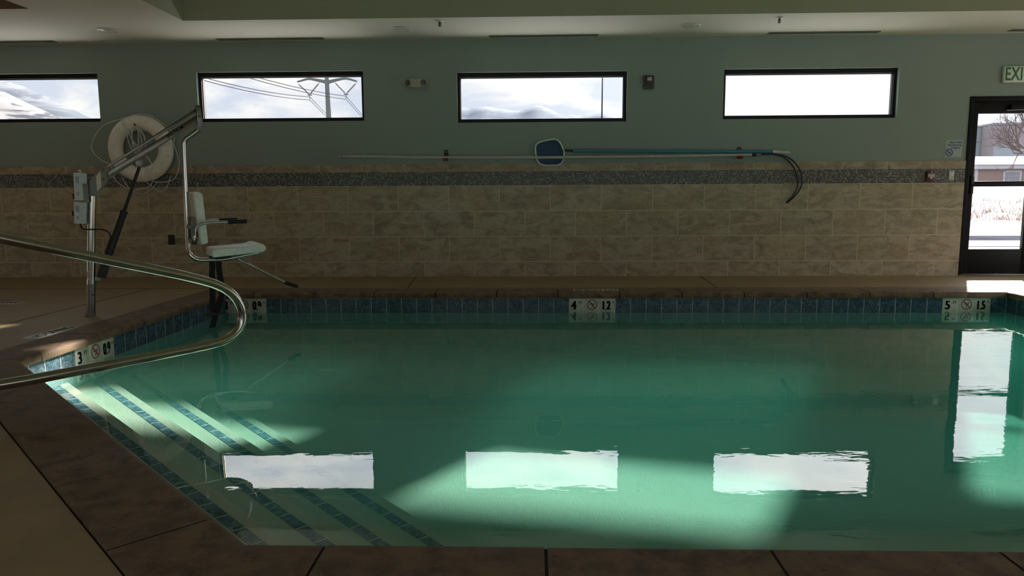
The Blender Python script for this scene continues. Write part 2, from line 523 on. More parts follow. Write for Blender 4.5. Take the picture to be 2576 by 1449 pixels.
def axes(rt, upv, nrm, at):
    m = Matrix.Identity(4)
    for i in range(3): m[i][0], m[i][1], m[i][2] = rt[i], upv[i], nrm[i]
    m.translation = V(at)
    return m
def WALLM(x, z, y): return axes((1, 0, 0), (0, 0, 1), (0, -1, 0), (x, y, z))   # on the far wall, facing the pool

def text_into(mb, body, size, M, sx=1.0, bold=0.0, depth=0.0008, align='CENTER', spacing=1.0):
    c = bpy.data.curves.new('t', 'FONT'); c.body = body; c.size = size; c.extrude = depth; c.offset = bold
    c.align_x = align; c.align_y = 'CENTER'; c.space_character = spacing
    o = bpy.data.objects.new('t', c); C.objects.link(o)
    dg = bpy.context.evaluated_depsgraph_get(); dg.update()
    me = bpy.data.meshes.new_from_object(o.evaluated_get(dg))
    bpy.data.objects.remove(o); bpy.data.curves.remove(c)
    me.transform(M @ Matrix.Diagonal((sx, 1, 1, 1)))
    mb.bm.from_mesh(me); bpy.data.meshes.remove(me)

def ring2d(mb, r0, r1, M, h0=0.0, h1=0.001, seg=40):
    mb.lathe([(r0, h0), (r0, h1), (r1, h1), (r1, h0), (r0, h0)], M, seg)

def smooth_path(pts, n=8, closed=False):
    P = [V(p) for p in pts]; out = []; m = len(P)
    def g(i): return P[i % m] if closed else P[max(0, min(m - 1, i))]
    for i in range(m if closed else m - 1):
        a, b, c, d = g(i - 1), g(i), g(i + 1), g(i + 2)
        for k in range(n):
            t = k / n
            out.append(0.5 * ((2 * b) + (-a + c) * t + (2 * a - 5 * b + 4 * c - d) * t * t + (-a + 3 * b - 3 * c + d) * t ** 3))
    if not closed: out.append(P[-1])
    return out
def fillet(pts, rad, n=8):
    """straight runs with rounded bends"""
    P = [V(p) for p in pts]; out = [P[0]]
    rads = rad if isinstance(rad, (list, tuple)) else [rad] * (len(P) - 2)
    for i in range(1, len(P) - 1):
        a, b, c = P[i - 1], P[i], P[i + 1]
        d0 = (a - b).normalized(); d1 = (c - b).normalized()
        ang = d0.angle(d1); t = rads[i - 1] / math.tan(ang / 2)
        t = min(t, (a - b).length * 0.49, (c - b).length * 0.49); r = t * math.tan(ang / 2)
        ctr = b + (d0 + d1).normalized() * (r / math.sin(ang / 2))
        s0 = b + d0 * t - ctr; s1 = b + d1 * t - ctr
        tot = s0.angle(s1); ax = s0.cross(s1).normalized()
        for k in range(n + 1):
            out.append(ctr + Matrix.Rotation(tot * k / n, 3, ax) @ s0)
    out.append(P[-1])
    return out

def clip(poly, a, b, c):
    """part of a 2D polygon where a*x + b*y <= c"""
    out = []
    for i in range(len(poly)):
        p, q = poly[i], poly[(i + 1) % len(poly)]
        fp = a * p[0] + b * p[1] - c; fq = a * q[0] + b * q[1] - c
        if fp <= 0: out.append(p)
        if (fp < 0 < fq) or (fq < 0 < fp):
            k = fp / (fp - fq); out.append((p[0] + (q[0] - p[0]) * k, p[1] + (q[1] - p[1]) * k))
    return out

# ================================================================= THE ROOM
DW = 8.769           # far wall face
CEIL = 2.775
XL, XR, YN = -8.3, 8.3, -3.6
ZW = -0.187          # water level

# ---- deck, with the pool cut out of it
POOL = [(-3.12, 7.26), (4.67, 7.26), (4.67, 1.94), (-0.815, 1.94), (-3.12, 4.245)]     # inner edge of the coping, clockwise
def offset(poly, d):
    out = []; n = len(poly)
    for i in range(n):
        p0, p1, p2 = V(poly[i - 1]), V(poly[i]), V(poly[(i + 1) % n])
        e0 = (p1 - p0).normalized(); e1 = (p2 - p1).normalized()
        n0 = V((-e0.y, e0.x)); n1 = V((-e1.y, e1.x))
        bis = (n0 + n1).normalized()
        out.append(tuple(p1 + bis * (d / bis.dot(n0))))
    return out
OUTER = offset(POOL, 0.31)
rect = [(XL, YN), (XR, YN), (XR, DW + 0.2), (XL, DW + 0.2)]
loops = [[V((x, y, 0)) for x, y in rect], [V((x, y, 0)) for x, y in OUTER]]
flat = loops[0] + loops[1]
bm = bmesh.new()
vs = [bm.verts.new(p) for p in flat]
for tri in tessellate_polygon(loops):
    bm.faces.new([vs[i] for i in tri])
for f in bm.faces:
    f.normal_update()
    if f.normal.z < 0: f.normal_flip()
me = bpy.data.meshes.new('floor'); bm.to_mesh(me); bm.free()
struct(link('floor', me, 'deck', None, 0))

# ---- coping, stone by stone along each side
def coping_side(name, i):
    a, b = V(POOL[i]), V(POOL[(i + 1) % 5]); oa, ob = V(OUTER[i]), V(OUTER[(i + 1) % 5])
    e = (b - a).normalized(); nrm = V((-e.y, e.x)); L = (b - a).length
    P = 0.618; mb = MB(); joint = 0.0045
    start = {0: 0.28, 1: 0.1, 2: 0.31, 3: 0.22, 4: 0.2}[i]
    cuts = [0.0]; x = start
    while x < L - 0.12:
        cuts.append(x); x += P
    cuts.append(L)
    prof = [(0.0, -0.056), (-0.004, -0.046), (-0.004, -0.02), (0.002, -0.008), (0.014, 0.000), (0.03, 0.004), (0.303, 0.004), (0.306, -0.056)]
    def at(t, o):      # t along the inner edge, o outwards; mitred at both ends
        k = max(0.0, min(1.0, o / 0.31))
        ia, ib = a + (oa - a) * k, b + (ob - b) * k
        lo = (ia - a).dot(e); hi = (ib - a).dot(e)
        tt = lo if t <= 1e-6 else hi if t >= L - 1e-6 else t
        return a + e * tt + nrm * o
    rr = random.Random(11 + i)
    for c0, c1 in zip(cuts, cuts[1:]):
        t0 = c0 + (joint if c0 > 0 else 0); t1 = c1 - (joint if c1 < L else 0)
        dz = rr.uniform(-0.001, 0.0015)
        A = [mb.bm.verts.new((*at(t0, o), z + dz)) for o, z in prof]; B = [mb.bm.verts.new((*at(t1, o), z + dz)) for o, z in prof]
        for k in range(len(prof)):
            k2 = (k + 1) % len(prof)
            mb.bm.faces.new((A[k], A[k2], B[k2], B[k]))
        mb.bm.faces.new(A[::-1]); mb.bm.faces.new(B)
    struct(mb.build(name, 'coping', None, 50))
for nm, i in (('trim_1', 0), ('trim_2', 1), ('trim_3', 2), ('trim_4', 3), ('trim_5', 4)): coping_side(nm, i)
# mortar bed under the stones, seen in the joints
mb = MB()
for o0, o1, zt in ((0.028, 0.302, 0.0025), (0.29, 0.9, -0.006)):  # wider ring is added unseen under the deck to block light leaks
    inner = offset(POOL, o0); outr = offset(POOL, o1)
    for i in range(5):
        j = (i + 1) % 5
        mb.prism([inner[i], inner[j], outr[j], outr[i]], -0.052, zt)
struct(mb.build('trim_6', 'grout_dark', None, 0))

# ---- basin walls, waterline tiles, floor and steps
WALLP = offset(POOL, 0.028)
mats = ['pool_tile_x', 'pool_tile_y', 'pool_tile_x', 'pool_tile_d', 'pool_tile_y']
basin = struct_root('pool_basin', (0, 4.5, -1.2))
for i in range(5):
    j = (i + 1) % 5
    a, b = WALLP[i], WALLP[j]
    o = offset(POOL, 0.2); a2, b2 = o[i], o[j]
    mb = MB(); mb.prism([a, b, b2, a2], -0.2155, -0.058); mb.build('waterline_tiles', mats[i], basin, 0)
    w = offset(POOL, 0.031); a, b = w[i], w[j]
    mb = MB(); mb.prism([a, b, b2, a2], -1.3, -0.2155); mb.build('basin_wall', 'plaster_tinted', basin, 0)
# floor falls from the shallow left to the deep right
mb = MB(); big = offset(POOL, 0.03)
def fz(x): return -0.607 - 0.052 * max(x, -2.6)
cutx = -2.6
for poly in (clip(big, 1, 0, cutx), clip(big, -1, 0, -cutx)):
    top = [mb.bm.verts.new((x, y, fz(x))) for x, y in poly]
    mb.bm.faces.new(top)
for f in mb.bm.faces:
    f.normal_update()
    if f.normal.z < 0: f.normal_flip()
mb.build('basin_floor', 'plaster', basin, 0)
# steps cut across the corner; s runs away from the corner, t along the steps
def half(a, b):
    """line s = a + b*t as (A, B, C) with A x + B y = C, the side towards the corner below it"""
    # s = (x+y)/R2 ; d = (x-y)/R2 ; t = (-d-2.4)/2.85
    A = 1 / R2 + b / (2.85 * R2); B = 1 / R2 - b / (2.85 * R2); Cc = a - b * 2.4 / 2.85
    return A, B, Cc
noses = [(1.117, -0.004), (1.365, 0.050), (1.604, 0.110), (1.848, 0.17)]
zst = [-0.264, -0.340, -0.417, -0.493]
prev = None
for (a, b), z in zip(noses, zst):
    A, B, Cc = half(a, b)
    poly = clip(big, A, B, Cc)
    if prev: poly = clip(poly, -prev[0], -prev[1], -prev[2])
    mb = MB(); mb.prism(poly, -0.9, z); mb.build('step', 'plaster', basin, 0)
    st = clip(clip(offset(POOL, 0.027), *half(a - 0.058, b)), *[-x for x in half(a - 0.108, b)])
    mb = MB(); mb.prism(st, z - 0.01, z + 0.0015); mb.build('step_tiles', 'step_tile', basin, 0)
    prev = (A, B, Cc)

# ---- the water
mb = MB(); wp = offset(POOL, 0.036)
mb.prism(wp, -1.25, ZW)
o = mb.build('water', 'water', None, 0); struct(o)

# ---- far wall with its openings
WINS = [(-7.165, -5.175, 1.872, 2.440), (-3.985, -1.997, 1.858, 2.436), (-0.890, 1.100, 1.826, 2.404), (2.220, 4.222, 1.842, 2.411)]
DOOR = (5.045, 5.93, 0.0, 2.075)
def wall_xz(name, x0, x1, z0, z1, y0, y1, holes, mat):
    xs = sorted({x0, x1, *[h[0] for h in holes], *[h[1] for h in holes]})
    zs = sorted({z0, z1, *[h[2] for h in holes], *[h[3] for h in holes]})
    mb = MB()
    for xa, xb in zip(xs, xs[1:]):
        for za, zb in zip(zs, zs[1:]):
            cx, cz = (xa + xb) / 2, (za + zb) / 2
            if any(h[0] < cx < h[1] and h[2] < cz < h[3] for h in holes): continue
            mb.quad((xa, y0, za), (xb, y0, za), (xb, y0, zb), (xa, y0, zb))
            mb.quad((xa, y1, za), (xa, y1, zb), (xb, y1, zb), (xb, y1, za))
    for xa, xb, za, zb in holes:
        mb.quad((xa, y0, za), (xa, y1, za), (xb, y1, za), (xb, y0, za))
        mb.quad((xa, y0, zb), (xb, y0, zb), (xb, y1, zb), (xa, y1, zb))
        mb.quad((xa, y0, za), (xa, y0, zb), (xa, y1, zb), (xa, y1, za))
        mb.quad((xb, y0, za), (xb, y1, za), (xb, y1, zb), (xb, y0, zb))
    me = bpy.data.meshes.new(name); bmesh.ops.remove_doubles(mb.bm, verts=mb.bm.verts[:], dist=1e-5)
    bmesh.ops.recalc_face_normals(mb.bm, faces=mb.bm.faces[:]); mb.bm.to_mesh(me); mb.bm.free()
    return struct(link(name, me, mat, None, 0))
wall_xz('wall_back', XL - 0.2, XR + 0.2, -0.1, 3.6, DW, DW + 0.20, WINS + [DOOR], 'wall_paint')
# tile wainscot, mosaic band, cap row (each stands a little proud of the paint)
for nm, z0, z1, mt, pr in (('trim_7', 0, 1.090, 'wall_tile', 0.012), ('trim_8', 1.090, 1.2545, 'mosaic', 0.010), ('trim_9', 1.2545, 1.345, 'trim_tile', 0.012)):
    mb = MB()
    for xa, xb in ((XL, 5.045), (5.93, XR)):
        mb.box((xa, DW - pr, z0), (xb, DW + 0.001, z1))
    struct(mb.build(nm, mt, None, 0))

# side and near walls
mb = MB(); mb.box((XL - 0.2, YN, -0.1), (XL, DW, 3.6)); struct(mb.build('wall_left', 'side_paint', None, 0))
FILL_RWIN = (2.6, 8.3, 0.1, 2.55)  # unseen window, added and enlarged to brighten the right side
mb = MB(); y0_, y1_, z0_, z1_ = FILL_RWIN
mb.box((XR, YN, -0.1), (XR + 0.2, y0_, 3.6)); mb.box((XR, y1_, -0.1), (XR + 0.2, DW, 3.6)); mb.box((XR, y0_, -0.1), (XR + 0.2, y1_, z0_)); mb.box((XR, y0_, z1_), (XR + 0.2, y1_, 3.6))
struct(mb.build('wall_right', 'side_paint', None, 0))
root = struct_root('window_7', (XR + 0.1, (y0_ + y1_) / 2, z0_)); mb = MB()
for a, b_, c_, d_ in ((y0_, y1_, z0_, z0_ + .05), (y0_, y1_, z1_ - .05, z1_), (y0_, y0_ + .05, z0_, z1_), (y1_ - .05, y1_, z0_, z1_), ((y0_ + y1_) / 2 - .03, (y0_ + y1_) / 2 + .03, z0_, z1_)):
    mb.box((XR + 0.06, a, c_), (XR + 0.14, b_, d_))
mb.build('window_frame', 'frame_black', root, 0)
mb = MB(); mb.box((XR + 0.096, y0_ + .05, z0_ + .05), (XR + 0.104, y1_ - .05, z1_ - .05)); mb.build('glass_pane', 'glass', root, 0)
FILL_WINS = [(-6.6, -4.6, 0.45, 2.5), (-2.6, 1.4, 0.45, 2.5), (2.2, 7.2, 0.45, 2.5)]
wall_xz('wall_front', XL - 0.2, XR + 0.2, -0.1, 3.6, YN, YN - 0.2, FILL_WINS, 'side_paint')

# ---- ceiling with two raised trays
TRAYS = [(-3.60, 6.6, 0.2, 7.70, 0.45, 'tray_paint'), (-7.5, -4.84, 0.2, 7.15, 0.30, 'tray_brown')]
mb = MB()
xs = sorted({XL, XR, *[t[0] for t in TRAYS], *[t[1] for t in TRAYS]}); ys = sorted({YN, DW, *[t[2] for t in TRAYS], *[t[3] for t in TRAYS]})
for xa, xb in zip(xs, xs[1:]):
    for ya, yb in zip(ys, ys[1:]):
        cx, cyy = (xa + xb) / 2, (ya + yb) / 2
        if any(t[0] < cx < t[1] and t[2] < cyy < t[3] for t in TRAYS): continue
        mb.quad((xa, ya, CEIL), (xa, yb, CEIL), (xb, yb, CEIL), (xb, ya, CEIL))
bmesh.ops.remove_doubles(mb.bm, verts=mb.bm.verts[:], dist=1e-5)
ceil_o = struct(mb.build('ceiling', 'ceiling_paint', None, 0))
for f in ceil_o.data.polygons: pass
for k, (xa, xb, ya, yb, h, mt) in enumerate(TRAYS):
    mb = MB(); z0, z1 = CEIL - 0.0005, CEIL + h
    mb.quad((xa, ya, z0), (xa, yb, z0), (xa, yb, z1), (xa, ya, z1))
    mb.quad((xb, ya, z0), (xb, yb, z0), (xb, yb, z1), (xb, ya, z1))
    mb.quad((xa, ya, z0), (xb, ya, z0), (xb, ya, z1), (xa, ya, z1))
    mb.quad((xa, yb, z0), (xb, yb, z0), (xb, yb, z1), (xa, yb, z1))
    mb.quad((xa, ya, z1), (xb, ya, z1), (xb, yb, z1), (xa, yb, z1))
    struct(mb.build('ceiling_tray' if k == 0 else 'ceiling_tray.001', mt, None, 0))
# roof above, so that no daylight leaks in
mb = MB(); mb.box((XL - 0.3, YN - 0.3, 3.6), (XR + 0.3, DW + 0.3, 3.75)); struct(mb.build('roof', 'warehouse', None, 0))

# ---- control joints in the deck
mb = MB()
for a, b in (((-4.10, YN + 0.3), (-4.10, 7.64)), ((-8.2, 7.64), (5.6, 7.64)), ((-1.33, 7.64), (-1.42, 8.755)), ((1.93, 7.64), (2.0, 8.755)), ((5.6, 7.64), (5.6, 2.2))):
    mb.bar((*a, 0.0008), (*b, 0.0008), 0.008, 0.0016)
struct(mb.build('trim_10', 'grout_dark', None, 0))

# ---- windows
def window(n, x0, x1, z0, z1):
    root = struct_root('window_%d' % n, ((x0 + x1) / 2, DW + 0.06, z0))
    y0, y1 = DW + 0.055, DW + 0.135
    fb, ft, fs = 0.042, 0.050, 0.033
    mb = MB()
    mb.box((x0, y0, z0), (x1, y1, z0 + fb)); mb.box((x0, y0, z1 - ft), (x1, y1, z1))
    mb.box((x0, y0, z0 + fb), (x0 + fs, y1, z1 - ft)); mb.box((x1 - fs, y0, z0 + fb), (x1, y1, z1 - ft))
    mb.build('window_frame', 'frame_black', root, 0)
    mb = MB(); g0, g1 = DW + 0.095, DW + 0.103; e = 0.012
    mb.box((x0 + fs, g0 - 0.012, z0 + fb), (x1 - fs, g0, z0 + fb + 0.006)); mb.box((x0 + fs, g0 - 0.012, z1 - ft - e), (x1 - fs, g0, z1 - ft))
    mb.box((x0 + fs, g0 - 0.012, z0 + fb), (x0 + fs + 0.008, g0, z1 - ft)); mb.box((x1 - fs - 0.008, g0 - 0.012, z0 + fb), (x1 - fs, g0, z1 - ft))
    mb.build('glazing_bead', 'bracket_grey', root, 0)
    mb = MB(); mb.box((x0 + fs, g0, z0 + fb), (x1 - fs, g1, z1 - ft)); mb.build('glass_pane', 'glass', root, 0)
for n, w in enumerate(WINS): window(n + 1, *w)
# added fill-light windows in the near wall, unseen behind the camera
for n, (x0, x1, z0, z1) in enumerate(FILL_WINS):
    root = struct_root('window_%d' % (n + 8), ((x0 + x1) / 2, YN - 0.1, z0))
    mb = MB(); y0, y1 = YN - 0.14, YN - 0.06
    for q in ((x0, x1, z0, z0 + .05), (x0, x1, z1 - .05, z1), (x0, x0 + .05, z0, z1), (x1 - .05, x1, z0, z1), ((x0 + x1) / 2 - .03, (x0 + x1) / 2 + .03, z0, z1)):
        mb.box((q[0], y0, q[2]), (q[1], y1, q[3]))
    mb.build('window_frame', 'frame_black', root, 0)
    mb = MB(); mb.box((x0 + .05, YN - 0.104, z0 + .05), (x1 - .05, YN - 0.096, z1 - .05)); mb.build('glass_pane', 'glass', root, 0)

# ---- door
door = struct_root('door_1', (5.49, DW + 0.05, 0))
x0, x1, zt = DOOR[0], DOOR[1], DOOR[3]
mb = MB(); y0, y1 = DW - 0.015, DW + 0.12
mb.box((x0, y0, 0), (x0 + 0.05, y1, zt), 0.003); mb.box((x1 - 0.05, y0, 0), (x1, y1, zt), 0.003); mb.box((x0 + 0.05, y0, zt - 0.05), (x1 - 0.05, y1, zt), 0.003)
mb.build('door_frame', 'door_bronze', door, 30)
gx0, gx1 = 5.165, 5.785
mb = MB(); y0, y1 = DW + 0.02, DW + 0.065
leaf = (x0 + 0.052, x1 - 0.052)
mb.box((leaf[0], y0, 0.015), (gx0, y1, zt - 0.052), 0.003); mb.box((gx1, y0, 0.015), (leaf[1], y1, zt - 0.052), 0.003)
mb.box((gx0, y0, 0.015), (gx1, y1, 0.312), 0.003); mb.box((gx0, y0, 1.884), (gx1, y1, zt - 0.052), 0.003); mb.box((gx0, y0, 1.055), (gx1, y1, 1.108), 0.002)
mb.build('door_leaf', 'door_bronze', door, 30)
for za, zb in ((0.312, 1.055), (1.108, 1.884)):
    mb = MB(); mb.box((gx0, DW + 0.04, za), (gx1, DW + 0.047, zb)); mb.build('glass_pane', 'glass', door, 0)
mb = MB(); mb.box((leaf[0] + 0.02, DW - 0.02, 1.045), (leaf[1] - 0.02, DW + 0.02, 1.075), 0.008); mb.build('push_bar', 'door_bronze', door, 40)
mb = MB(); mb.box((5.12, DW - 0.012, 0.96), (5.155, DW + 0.02, 1.17), 0.006); mb.build('lock', 'black_plastic', door, 40)
mb = MB(); mb.box((5.50, DW - 0.03, 1.925), (5.78, DW + 0.02, 1.985), 0.006); mb.build('door_closer', 'door_bronze', door, 40)
mb = MB(); mb.bar((5.46, DW - 0.01, 1.915), (5.86, DW - 0.01, 1.925), 0.02, 0.008); mb.build('closer_arm', 'steel_dull', door, 40)
mb = MB(); mb.box((x0, DW - 0.04, 0), (x1, DW + 0.13, 0.012), 0.004); mb.build('threshold', 'steel_dull', door, 40)

# ================================================================= CEILING FITTINGS
def recessed(x, y, label):
    t = thing('recessed_light', label, 'ceiling light', (x, y, CEIL - 0.02), 'recessed ceiling lights')
    m = Matrix.Translation((x, y, CEIL)) @ Matrix.Diagonal((1, 1, -1, 1))
    mb = MB(); mb.lathe([(0.088, 0), (0.110, 0), (0.113, 0.004), (0.108, 0.010), (0.090, 0.014), (0.088, 0.0)], m); mb.build('trim_ring', 'fixture_white', t)
    mb = MB(); mb.lathe([(0.088, 0.006), (0.07, 0.016), (0.045, 0.022), (0, 0.024)], m); mb.build('lens', 'light_lens', t)
    return t
r0 = recessed(-4.601, 8.065, 'round white recessed ceiling light above the ring buoy')
dup(r0, (-1.421, 8.174, r0.location.z), 'round white recessed ceiling light above the emergency light', 'recessed ceiling lights')
dup(r0, (1.692, 8.167, r0.location.z), 'round white recessed ceiling light above the brown fire strobe', 'recessed ceiling lights')

def sprinkler(x, y, label):
    t = thing('fire_sprinkler', label, 'sprinkler', (x, y, CEIL - 0.06), 'ceiling sprinklers')
    m = Matrix.Translation((x, y, CEIL)) @ Matrix.Diagonal((1, 1, -1, 1))
    mb = MB(); mb.lathe([(0.0, 0), (0.040, 0), (0.040, 0.003), (0.030, 0.010), (0.012, 0.012), (0, 0.012)], m, 24); mb.build('escutcheon', 'fixture_white', t)
    mb = MB(); mb.lathe([(0.010, 0.010), (0.012, 0.022), (0.008, 0.024), (0.006, 0.052), (0, 0.052)], m, 16)
    for sgn in (-1, 1): mb.tube([m @ V((0.011 * sgn, 0, 0.02)), m @ V((0.016 * sgn, 0, 0.035)), m @ V((0.004 * sgn, 0, 0.054))], 0.003, 8)
    mb.build('sprinkler_body', 'outlet_dark', t)
    mb = MB(); mb.lathe([(0, 0.054), (0.018, 0.054), (0.018, 0.057), (0, 0.057)], m, 20); mb.build('deflector', 'outlet_dark', t)
    return t
s0 = sprinkler(-0.965, 7.83, 'small ceiling sprinkler left of the centre window, by the tray edge')
dup(s0, (2.539, 7.87, s0.location.z), 'small ceiling sprinkler above the right-hand window', 'ceiling sprinklers')

def diffuser(x0, x1, y, label):
    t = thing('air_diffuser', label, 'air vent', ((x0 + x1) / 2, y, CEIL - 0.006), 'linear air diffusers')
    mb = MB(); z0, z1 = CEIL - 0.006, CEIL + 0.0005; w = 0.045
    mb.box((x0, y - w, z0), (x1, y - w + 0.012, z1)); mb.box((x0, y + w - 0.012, z0), (x1, y + w, z1)); mb.box((x0, y - 0.006, z0), (x1, y + 0.006, z1))
    mb.box((x0, y - w, z0), (x0 + 0.012, y + w, z1)); mb.box((x1 - 0.012, y - w, z0), (x1, y + w, z1))
    mb.build('diffuser_frame', 'bracket_grey', t, 0)
    mb = MB(); mb.box((x0 + 0.01, y - w + 0.01, CEIL - 0.002), (x1 - 0.01, y + w - 0.01, CEIL - 0.0005)); mb.build('slot', 'slot_dark', t, 0)
    return t
d0 = diffuser(-3.64, -2.40, 8.60, 'black slotted linear air diffuser above the window with the power pylon')
for x, lb in ((-6.16, 'black slotted linear air diffuser above the leftmost window with the snowy hill'), (0.122, 'black slotted linear air diffuser above the window with distant peaks'),
              (3.27, 'black slotted linear air diffuser above the blank white right-hand window'), (5.95, 'black slotted linear air diffuser above the exit door')):
    dup(d0, (x, 8.60, d0.location.z), lb, 'linear air diffusers')

# ================================================================= ON THE FAR WALL
# emergency light
x, z = -1.365, 2.283
t = thing('emergency_light', 'beige twin-head emergency light on the wall between two windows', 'emergency light', (x, DW, z - 0.055))
mb = MB()
m = WALLM(x, z, DW)
prof = [(0.135 * math.copysign(abs(math.cos(a)) ** 0.75, math.cos(a)), 0.053 * math.copysign(abs(math.sin(a)) ** 0.8, math.sin(a))) for a in (2 * math.pi * k / 40 for k in range(40))]
mb.prism(prof, 0, 0.045, m, 0.012); mb.build('housing', 'beige_fixture', t, 50)
for sx, dx in ((-0.082, -0.35), (0.088, 0.1)):
    mm = m @ Matrix.Translation((sx, -0.003, 0.040)) @ Matrix.Rotation(dx, 4, 'Y')
    mb = MB(); mb.lathe([(0, 0), (0.040, 0), (0.045, 0.02), (0.043, 0.034), (0.037, 0.036), (0.036, 0.028), (0, 0.026)], mm); h = mb.build('lamp_head', 'beige_fixture', t)
    mb = MB(); mb.lathe([(0.035, 0.0285), (0.02, 0.032), (0, 0.033)], mm); mb.build('lamp_lens', 'lens_dark', h)
# strobe
x, z = 1.347, 2.268
t = thing('fire_strobe', 'small dark brown fire alarm strobe beside the centre window', 'alarm', (x, DW, z - 0.075))
m = WALLM(x, z, DW)
mb = MB(); mb.box((-0.064, -0.077, 0), (0.064, 0.077, 0.035), 0.012, m); mb.build('back_box', 'strobe_bronze', t)
mb = MB(); mb.box((-0.038, -0.062, 0.033), (0.045, 0.062, 0.058), 0.008, m); mb.build('cover', 'strobe_bronze', t)
mb = MB(); mb.box((-0.028, 0.008, 0.056), (0.030, 0.052, 0.078), 0.010, m); mb.build('strobe_lens', 'lens_clear', t)
mb = MB()
for k in range(5): mb.box((-0.026, -0.045 + k * 0.009, 0.057), (0.032, -0.041 + k * 0.009, 0.061), 0, m)
mb.build('horn_grille', 'black_plastic', t, 0)
# exit sign
t = thing('exit_sign', 'white exit sign with green letters above the door', 'sign', (5.55, DW, 2.225))
m = WALLM(5.535, 2.314, DW)
mb = MB(); mb.box((-0.155, -0.092, 0.0), (0.155, 0.092, 0.045), 0.012, m); mb.build('sign_body', 'sign_white', t)
mb = MB(); text_into(mb, 'EXIT', 0.205, m @ Matrix.Translation((0.0, -0.003, 0.0455)), 0.66, 0.004, 0.0012, spacing=1.05); mb.build('letters', 'exit_green', t, 0)
# non smoking notice
t = thing('smoking_notice', 'pale square non-smoking notice on the wall left of the door', 'sign', (4.893, DW, 1.387))
m = WALLM(4.893, 1.487, DW)
mb = MB(); mb.box((-0.098, -0.099, 0), (0.098, 0.099, 0.004), 0.001, m); mb.build('notice_panel', 'sign_paper', t)
mb = MB()
for k, (s, xx) in enumerate((('This is a 100%', 0.088), ('Non-Smoking', 0.088), ('Property.', 0.082))):
    text_into(mb, s, 0.031, m @ Matrix.Translation((xx, 0.068 - k * 0.030, 0.0045)), 0.74 if k == 0 else 0.9, 0.0004, 0.0004, 'RIGHT')
mb.build('lettering', 'ink_blue', t, 0)
mb = MB(); mm = m @ Matrix.Translation((-0.046, -0.046, 0.0042))
ring2d(mb, 0.034, 0.042, mm); mb.bar(mm @ V((-0.025, 0.025, 0.0005)), mm @ V((0.025, -0.025, 0.0005)), 0.008, 0.0012, (0, -1, 0))
mb.bar(mm @ V((-0.026, -0.006, 0.0005)), mm @ V((0.012, -0.006, 0.0005)), 0.006, 0.001, (0, -1, 0)); mb.bar(mm @ V((0.0, -0.004, 0.0005)), mm @ V((0.024, 0.010, 0.0005)), 0.004, 0.001, (0, -1, 0))
mb.build('prohibition_symbol', 'ink_blue', t, 0)
# fire alarm pull station
t = thing('pull_station', 'small red fire alarm pull station on the mosaic band near the door', 'alarm', (4.637, DW, 1.105))
m = WALLM(4.637, 1.168, DW - 0.010)
mb = MB(); mb.box((-0.047, -0.062, 0), (0.047, 0.062, 0.034), 0.006, m); mb.build('station_body', 'alarm_red', t)
mb = MB(); mb.prism([(-0.036, 0.026), (-0.036, -0.010), (-0.008, -0.014), (-0.008, -0.032), (0.010, -0.032), (0.010, -0.014), (0.036, -0.010), (0.036, 0.026)], 0.033, 0.042, m, 0.002); mb.build('pull_handle', 'sign_white', t)
mb = MB(); mb.lathe([(0, 0.033), (0.009, 0.033), (0.008, 0.040), (0, 0.041)], m @ Matrix.Translation((0.004, 0.045, 0)), 16); mb.build('reset_lock', 'sign_white', t)
mb = MB(); text_into(mb, 'PUSH IN', 0.014, m @ Matrix.Translation((0, 0.016, 0.0425)), 0.9, 0.0005, 0.0003); text_into(mb, 'PULL DOWN', 0.013, m @ Matrix.Translation((0, -0.001, 0.0425)), 0.8, 0.0005, 0.0003)
mb.build('lettering', 'ink_black', t, 0)
# blank plate
t = thing('wall_switch', 'small white wall plate on the mosaic band right beside the door', 'switch', (4.885, DW, 1.12))
m = WALLM(4.885, 1.178, DW - 0.010)
mb = MB(); mb.box((-0.029, -0.054, 0), (0.029, 0.054, 0.012), 0.004, m); mb.build('plate', 'sign_white', t)
for zz in (0.042, -0.042):
    mb = MB(); mb.lathe([(0, 0.011), (0.006, 0.012), (0.005, 0.014), (0, 0.0145)], m @ Matrix.Translation((0.002, zz, 0)), 12); mb.build('screw', 'ink_black', t)
mb = MB(); mb.bar(m @ V((-0.004, -0.012, 0.013)), m @ V((0.012, -0.022, 0.015)), 0.006, 0.006, (0, -1, 0)); mb.build('toggle', 'bracket_grey', t)
# outlet
t = thing('outdoor_outlet', 'small dark outlet with hinged cover low on the tiled wall behind the lift', 'outlet', (-4.398, DW, 0.40))
m = WALLM(-4.398, 0.457, DW - 0.012)
mb = MB(); mb.box((-0.040, -0.060, 0), (0.040, 0.060, 0.012), 0.004, m); mb.build('outlet_plate', 'outlet_dark', t)
mb = MB(); mb.box((-0.030, -0.050, 0.010), (-0.002, 0.050, 0.014), 0.003, m); mb.build('socket', 'black_plastic', t)
mb = MB(); mb.box((0, -0.050, 0), (0.036, 0.050, 0.004), 0.002, m @ Matrix.Translation((0.004, 0, 0.012)) @ Matrix.Rotation(-0.9, 4, 'Y')); mb.build('hinged_cover', 'strobe_bronze', t)

